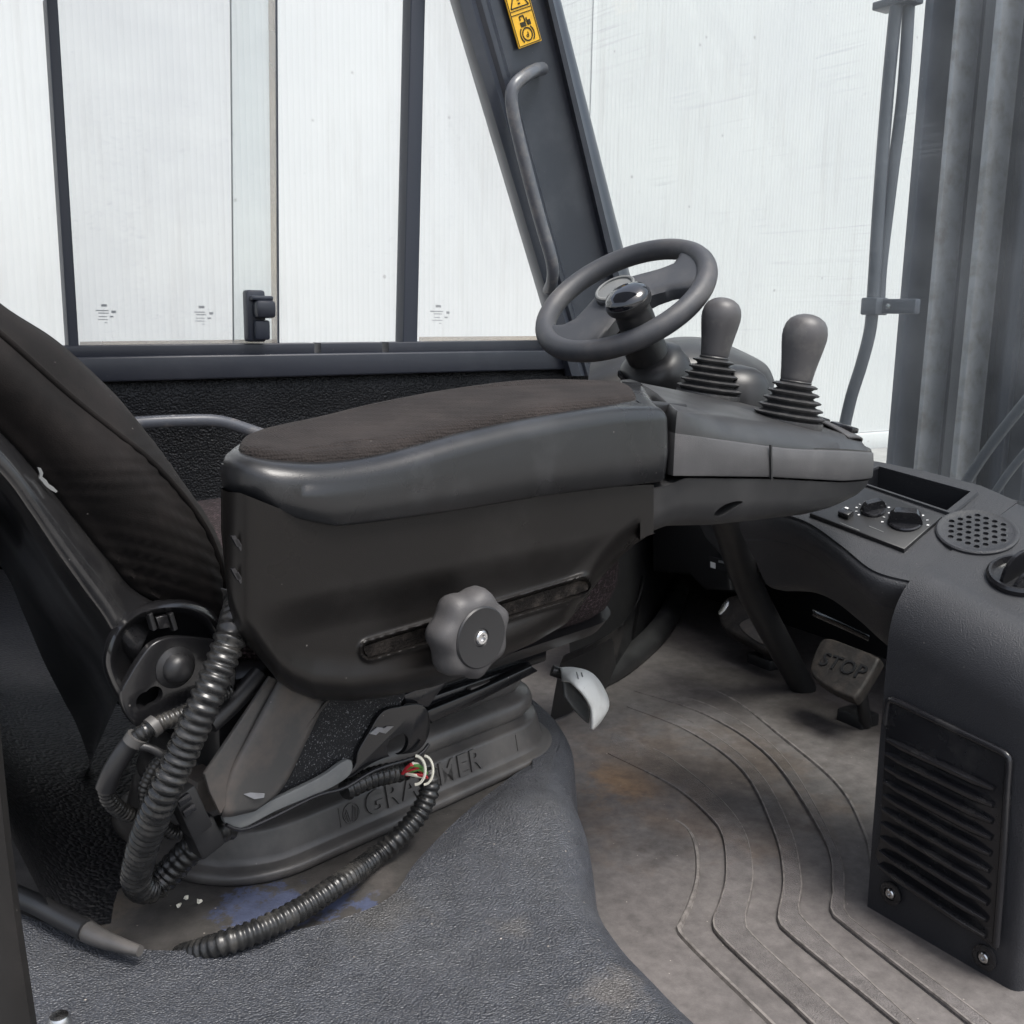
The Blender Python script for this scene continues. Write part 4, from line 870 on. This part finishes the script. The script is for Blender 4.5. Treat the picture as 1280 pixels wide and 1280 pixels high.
for a, b in zip(V, V[1:]):
    for i in range(nb-1): bm.faces.new((a[i], a[i+1], b[i+1], b[i]))
for r in (V[0], V[-1]): bm.faces.new(r+[bm.verts.new((1.32, r[0].co.y, 0))])
frombm('console_body', bm, 'console', con, 60)
inner = [Vector((1.088, .7625, ZPL(1.088, .7625)-.004)), PC(1092, 713), PC(1052, 682), PC(1010, 653), PC(970, 641), PC(930, 640)]
ic = cat(inner, 40)
far = [PC(930, 600), PC(1000, 578), PC(1060, 574), PC(1098, 577), PC(1160, 590), PC(1226, 607)]
e_ = Vector((1.30, .7625, 0)); e_.z = ZPL(e_.x, e_.y)
deck = slab('deck', ic+far+[e_], CNn, .05, 'console', con)
tq = [PC(x, y) for x, y in ((1062, 600), (1098, 585), (1214, 617), (1184, 641))]
tc_ = sum(tq, Vector())/4
cut = slab('cutter', [p+CNn*.02 for p in tq], CNn, .12, 'black'); boolean(deck, cut)
tray = slab('tray_floor', [p+(p-tc_)*.06-CNn*.046 for p in tq], CNn, .006, 'gloss', con)
R = []
for i in range(5):
    p = tq[i % 4]; d = (p-tc_); d.normalize(); R.append([p-d*.002+CNn*.0005, p-d*.001+CNn*.0035, p+d*.008+CNn*.0035, p+d*.010+CNn*.0005])
rings_obj('tray_lip', R, 'console', con, False, False, False, ang=30)
def shift(dx, dy, dz): return [Vector((p.x+dx, p.y+dy, p.z+dz)) for p in inner]
loft('fascia', [shift(.03, .0, .0085), shift(.004, .001, -.001), shift(-.003, .003, -.009), shift(.004, .008, -.03), shift(.05, .02, -.08), shift(.09, .03, -.125), shift(.13, .03, -.14)], 60, 40, 'console', con, ang=70)
loft('fascia_trim', [[PX(x, y, 1.20) for x, y in ((1015, 762), (1045, 775), (1087, 795))], [PX(x, y, 1.195) for x, y in ((1016, 765), (1045, 778), (1086, 797))], [PX(x, y, 1.20) for x, y in ((1015, 769), (1045, 782), (1086, 801))]], 10, 6, 'gloss', con, thick=.002)
# heater panel
hp4 = [PC(x, y, .006) for x, y in ((1012, 646), (1078, 613), (1177, 650), (1130, 691))]
hpn = slab('heater_panel', hp4, CNn, .010, 'black', con, .002)
hx = (hp4[2]-hp4[1]).normalized(); hy = CNn.cross(hx)
def ctrl(name, px, py, r, ang_, hgt):
    c = PC(px, py, .0065); a = math.radians(ang_); fx = hx*math.cos(a)+hy*math.sin(a); fy = CNn.cross(fx)
    k = lathe(name, c, CNn, [(r, -.001), (r, .002), (r*.93, .0035), (r*.3, .004)], 'vent', hpn, 32)
    P_ = [c+fx*(r*1.02*math.cos(b))+CNn*(.002+hgt*min(1, 1.25*math.sin(b))) for b in [math.pi*q/14 for q in range(15)]]
    slab('knob_fin', [p+fy*r*.3 for p in P_], fy, r*.6, 'vent', k, .0022)
    bm = bmesh.new()
    for t_ in range(-4, 5):
        b = a+math.pi/2+t_*.42; ux_ = hx*math.cos(b)+hy*math.sin(b); add_box(bm, c+ux_*(r*1.32)+CNn*.0003, ux_, CNn.cross(ux_), CNn, .003, .001 if t_ % 2 else .0022, .0006)
    tag(frombm('knob_scale', bm, 'inkw', hpn), kind='stuff')
ctrl('fan_knob', 1091, 643, .0165, 62, .014); ctrl('heat_knob', 1131, 658, .0215, 30, .018)
bt = box('push_button', PC(1057, 649, .009), (.017, .014, .010), 'vent', hpn, hx, hy, CNn, .002)
box('button_mark', PC(1058, 646, .0144), (.005, .003, .0008), 'inkw', bt, hx, hy, CNn, 0)
bm = bmesh.new()
for px, py, L_ in ((1062, 663, .030), (1095, 666, .022)):
    add_box(bm, PC(px, py, .0061), hx, hy, CNn, L_, .0008, .0006)
tag(frombm('panel_line', bm, 'tab', hpn), kind='stuff')
# loudspeaker
spc = PC(1221, 666, .001)
spk = lathe('speaker_grille', spc, CNn, [(.050, -.002), (.050, .002), (.048, .0035), (.045, .0035), (.0435, .0025), (.003, .0032)], 'console', con, 48)
bm = bmesh.new()
rot = CNn.to_track_quat('Z', 'Y').to_matrix().to_4x4()
for i in range(-4, 5):
    for j in range(-4, 5):
        x, y = (i+.5*(j % 2))*.0118, j*.0104
        if math.hypot(x, y) < .0395: bmesh.ops.create_cone(bm, cap_ends=True, segments=12, radius1=.0036, radius2=.0036, depth=.05, matrix=Matrix.Translation(spc+hx*x+hy*y+CNn*.008) @ rot)
me = bpy.data.meshes.new('cutter'); bm.to_mesh(me); bm.free(); cu = bpy.data.objects.new('cutter', me); COL.objects.link(cu); boolean(spk, cu)
lathe('speaker_cone', spc-CNn*.0008, CNn, [(.0445, -.0004), (.0445, .0004), (.002, .0005)], 'black', con, 40)
# round swivel air vent
avc = PC(1275, 722, .001)
av = lathe('air_vent', avc, CNn, [(.038, -.002), (.038, .005), (.0355, .008), (.0325, .008), (.030, .003), (.029, .001), (.002, .0015)], 'vent', con, 48)
fx = (hx*.55-hy*.83).normalized(); fx = (hx*.2+hy*.98).normalized(); fy = CNn.cross(fx)
for f, h in ((.006, .034), (-.012, .020)):
    prof2 = [avc+fx*(.029*math.cos(a))+fy*f+CNn*(.002+h*math.sin(a)) for a in [math.pi*k/16 for k in range(17)]]
    slab('vent_blade', prof2, fy, .005, 'vent', av, .0012)
sf = box('dash_shade_shelf', (1.74, 1.30, .395), (.36, 1.66, .03), 'black', bev=.004); tag(sf, kind='structure')  # mostly hidden; depth set to part-shade the pedals below
# louvred grille on the rear face
XG = 1.046
grl = slab('vent_grille', cat([PX(x, y, XG) for x, y in ((1107, 905), (1110, 876), (1116, 873), (1180, 904), (1256, 941), (1263, 948), (1262, 985), (1254, 1100), (1246, 1182), (1240, 1184), (1170, 1130), (1098, 1078), (1100, 1040))], 90, True), (-1, 0, 0), .004, 'vent', con, .0015)
tube('grille_rim', [PX(x, y, XG-.001) for x, y in ((1106, 905), (1110, 879), (1116, 875), (1150, 891), (1200, 915), (1254, 941), (1261, 949), (1259, 985), (1253, 1080), (1245, 1182))], .0042, 'vent', grl, res=70, n=10)
lf, lr = [(1107, 920), (1097, 1077)], [(1247, 988), (1236, 1172)]
prof_s = [(-.0062, .0), (-.005, -.005), (-.001, -.0095), (.0028, -.0095), (.0048, -.006), (.0042, .0)]
for k in range(10):
    f = k/9
    a, b = PX(lerp(lf[0][0], lf[1][0], f)+3, lerp(lf[0][1], lf[1][1], f)+4, XG), PX(lerp(lr[0][0], lr[1][0], f)-3, lerp(lr[0][1], lr[1][1], f)-2, XG)
    R = []
    for i in range(7):
        p = a.lerp(b, i/6); e = .55 if i in (0, 6) else 1
        R.append([p+ZV*(z*e)+EX*(x*e) for z, x in prof_s])
    rings_obj('slat', R, 'vent', grl, ang=50)
def screw(px, py, parent, x=1.049, r=.0062):
    c = PX(px, py, x); w_ = lathe('screw_well', c, (-1, 0, 0), [(r*2.4, -.003), (r*2.4, .0005), (r*2.0, .0015), (r*1.4, .0012), (r*1.35, -.0004)], 'vent', parent, 28)
    s_ = lathe('screw', c, (-1, 0, 0), [(r, -.003), (r, .002), (r*.8, .0032), (r*.45, .0032), (r*.4, .001)], 'chrome', parent, 16)
screw(1113, 1117, con); screw(1230, 1197, con, 1.0515)

# ================================================================== steering wheel
nw = ((CR*-.5+CU*.866)*math.sin(RAD(55))-fw*math.cos(RAD(55))).normalized()
wu = (CR*.866+CU*.5).normalized(); wv = nw.cross(wu).normalized()
WC = PD(780, 373, 1.40)
K1 = 1.40/F
def WP(u, v, h=0): return WC+wu*u+wv*v+nw*h
whl = thing('steering_wheel', 'small dark steering wheel with spinner knob on tilted column', 'steering wheel', WP(0, 0, -.12))
RO, RT = .1170, .0140
R = []
for k in range(72):
    a = 2*math.pi*k/72; ring = []
    for j in range(18):
        b = 2*math.pi*j/18; ring.append(WP(math.cos(a)*(RO+RT*math.cos(b)), math.sin(a)*(RO+RT*math.cos(b)), RT*1.05*math.sin(b)))
    R.append(ring)
R.append(R[0]); rings_obj('rim', R, 'wheel', whl, False, False, ang=80)
# spoke plate: broad band across the wheel, dished towards the hub
vu = tab([(-.113, .050), (-.100, .034), (-.088, .018), (-.07, .016), (-.045, .028), (-.02, .040), (.01, .040), (.04, .030), (.065, .018), (.085, .012), (.098, .022), (.113, .05)])
vl = tab([(-.113, -.055), (-.1, -.062), (-.085, -.072), (-.068, -.074), (-.053, -.062), (-.03, -.048), (0, -.042), (.03, -.044), (.05, -.052), (.066, -.068), (.08, -.078), (.095, -.062), (.113, -.045)])
bm = bmesh.new(); G = []
for i in range(61):
    u = -.112+.224*i/60; col_ = []
    for j in range(17):
        f = j/16; v = lerp(vl(u), vu(u), f); e = .005*(abs(2*f-1)**6); col_.append(bm.verts.new(WP(u, v, .007+.006*math.exp(-(u*u)/(.04**2))-e)))
    for j in range(17): pass
    lo_ = [bm.verts.new(WP(u, lerp(vl(u), vu(u), f), -.012)) for f in (1, .5, 0)]
    G.append(col_+lo_)
for a, b in zip(G, G[1:]):
    n = len(a)
    for j in range(n): bm.faces.new((a[j], a[(j+1) % n], b[(j+1) % n], b[j]))
frombm('spoke_plate', bm, 'wheelp', whl, 60)
hr = lathe('horn_button', WP(-.005, .004, .012), nw, [(.030, -.012), (.030, .004), (.0275, .007), (.0255, .0062), (.0245, .0045), (.002, .0055)], 'wheelp', whl, 40)
lathe('horn_ring', WP(-.005, .004, .0185), nw, [(.0245, -.002), (.0285, -.002), (.0285, .0012), (.0265, .0022), (.0245, .0012), (.0245, -.001)], 'tab', hr, 48)
sc_ = WP(-.016, -.088, -.002)
sk = lathe('spinner_knob', sc_, nw, [(.024, -.006), (.0245, .012), (.0235, .026), (.0245, .032), (.029, .036), (.0305, .040), (.0305, .046)], 'black', whl, 40, ang=50)
lathe('knob_lens', sc_+nw*.044, nw, [(.0288, -.001), (.0288, .004), (.0265, .009), (.019, .013), (.009, .0152), (.001, .0157)], 'lens', sk, 40, ang=80)
colb = WP(0, 0, -.22)
tube('column_tube', [WP(0, -.0, -.004), WP(0, 0, -.06), WP(0, 0, -.13)], .030, 'pod', whl, n=28, res=10)
lathe('column_collar', WP(0, 0, -.128), nw, [(.03, .03), (.046, .02), (.052, 0), (.052, -.03)], 'black', whl, 36, ang=60)
tube('column_hole', [WP(.030, -.022, -.058), WP(.036, -.030, -.058)], .004, 'black', whl, n=10, res=3)
tube('column_post', [WP(0, 0, -.13), PX(905, 640, 1.22), PX(935, 730, 1.40), PZ(1005, 862, 0)], lambda a, b: .030-.004*a/b, 'black', whl, n=20, res=24)

cw = thing('instrument_cowl', 'rounded black cowl around the steering column behind the joysticks', 'cowl', PD(850, 480, 1.55))
cpts = [(738, 452), (770, 440), (815, 428), (850, 421), (890, 424), (930, 440), (958, 456), (968, 476)]
loft('cowl_top', [[PD(x, y+3, 1.75) for x, y in cpts], [PD(x, y, 1.70) for x, y in cpts], [PD(x, y+4, 1.62) for x, y in cpts], [PD(x-2, y+16, 1.56) for x, y in cpts], [PD(x-4, y+45, 1.53) for x, y in cpts], [PD(x-6, y+120, 1.53) for x, y in cpts]], 50, 30, 'pod', cw, ang=70)
loft('cowl_lip', [[PD(x, y, 1.46) for x, y in ((772, 470), (785, 483), (805, 492), (835, 495), (860, 490))], [PD(x, y-5, 1.45) for x, y in ((772, 470), (785, 483), (805, 492), (835, 495), (860, 490))], [PD(x+2, y-8, 1.48) for x, y in ((772, 470), (785, 483), (805, 492), (835, 495), (860, 490))]], 24, 10, 'pod', cw, ang=70)

# ================================================================== footwell
fw_ = thing('column_housing', 'dark bracket housing hanging under the dash above the pedals', 'housing', PX(930, 720, 1.35))
slab('housing_plate', [PX(x, y, 1.38) for x, y in ((868, 640), (985, 640), (992, 715), (965, 722), (905, 700), (880, 672))], (-1, 0, 0), .12, 'pod', fw_, .006)
lathe('housing_bolt', PX(933, 688, 1.378), (-1, 0, .2), [(.012, -.004), (.012, .002), (.008, .004), (.007, .009), (.003, .010)], 'steel', fw_, 16)
slab('side_block', [PX(x, y, 1.62) for x, y in ((815, 640), (905, 640), (912, 738), (880, 738), (862, 720), (815, 715))], (-1, 0, 0), .2, 'black', fw_, .01)
lb = slab('label_plate', [PX(x, y, 1.60) for x, y in ((886, 695), (914, 702), (913, 716), (885, 709))], (-1, 0, 0), .003, 'black', fw_, 0)
slab('label_print', [PX(x, y, 1.5985) for x, y in ((888, 702), (894, 704), (894, 711), (888, 709))], (-1, 0, 0), .001, 'inkw', lb); slab('label_print', [PX(x, y, 1.5985) for x, y in ((898, 700), (911, 703), (911, 706), (898, 703))], (-1, 0, 0), .001, 'tab', lb)
slab('foot_step', [PX(x, y, 1.70) for x, y in ((880, 716), (925, 730), (925, 742), (878, 735))], (-1, 0, 0), .05, 'pod', fw_, .003)

pn = Vector((-.72, 0, .69)).normalized()
def PP(px, py, x0, z0): return on(px, py, pn, pn.dot(Vector((x0, 0, z0))))
ped = thing('brake_pedal', 'rubber pedal pad with moulded stop lettering nearest the console', 'pedal', PZ(1075, 900, 0))
pq = [PP(x, y, 1.47, .12) for x, y in ((1012, 838), (1022, 806), (1034, 797), (1060, 805), (1094, 819), (1097, 827), (1072, 868), (1062, 872), (1030, 857))]
pad_ = slab('pedal_pad', cat(pq, 60, True), pn, .022, 'bag', ped, .006)
tx = (PP(1097, 840, 1.47, .12)-PP(1017, 812, 1.47, .12)).normalized(); ty = pn.cross(tx)
lettering('pedal_lettering', 'STOP', PP(1054, 833, 1.47, .12)+pn*.001, tx, ty, .040, 'black', pad_, .0016, off=.008, spacing=1.05)
tube('pedal_arm', [PP(1072, 850, 1.49, .09), PX(1078, 878, 1.52), PZ(1082, 905, 0.01)], .012, 'black', ped, n=10, res=8)
box('pedal_hinge', PZ(1072, 897, .012), (.05, .06, .028), 'black', ped, bev=.004)
pd2 = thing('drive_pedal', 'worn dusty brown pedal left of the column with bright corner', 'pedal', PZ(940, 830, 0))
lq = [PP(x, y, 1.62, .12) for x, y in ((897, 768), (905, 748), (925, 742), (955, 752), (974, 778), (972, 806), (958, 814), (930, 800), (905, 786))]
lp = slab('pedal_pad', cat(lq, 60, True), pn, .03, 'bag', pd2, .010)
slab('pedal_tread', cat([PP(x, y, 1.62, .12)+pn*.004 for x, y in ((925, 782), (950, 772), (968, 790), (966, 806), (945, 802))], 30, True), pn, .006, 'steel', lp, .002)
slab('bright_corner', cat([PP(x, y, 1.62, .12)+pn*.002 for x, y in ((898, 766), (905, 753), (912, 752), (909, 760), (901, 769))], 24, True), pn, .004, 'chrome', lp, .001)
box('pedal_hinge', PZ(958, 826, .012), (.05, .07, .028), 'black', pd2, bev=.004)
tube('pedal_link', [PP(958, 808, 1.63, .1), PZ(960, 828, .01)], .008, 'black', pd2, n=8, res=4)
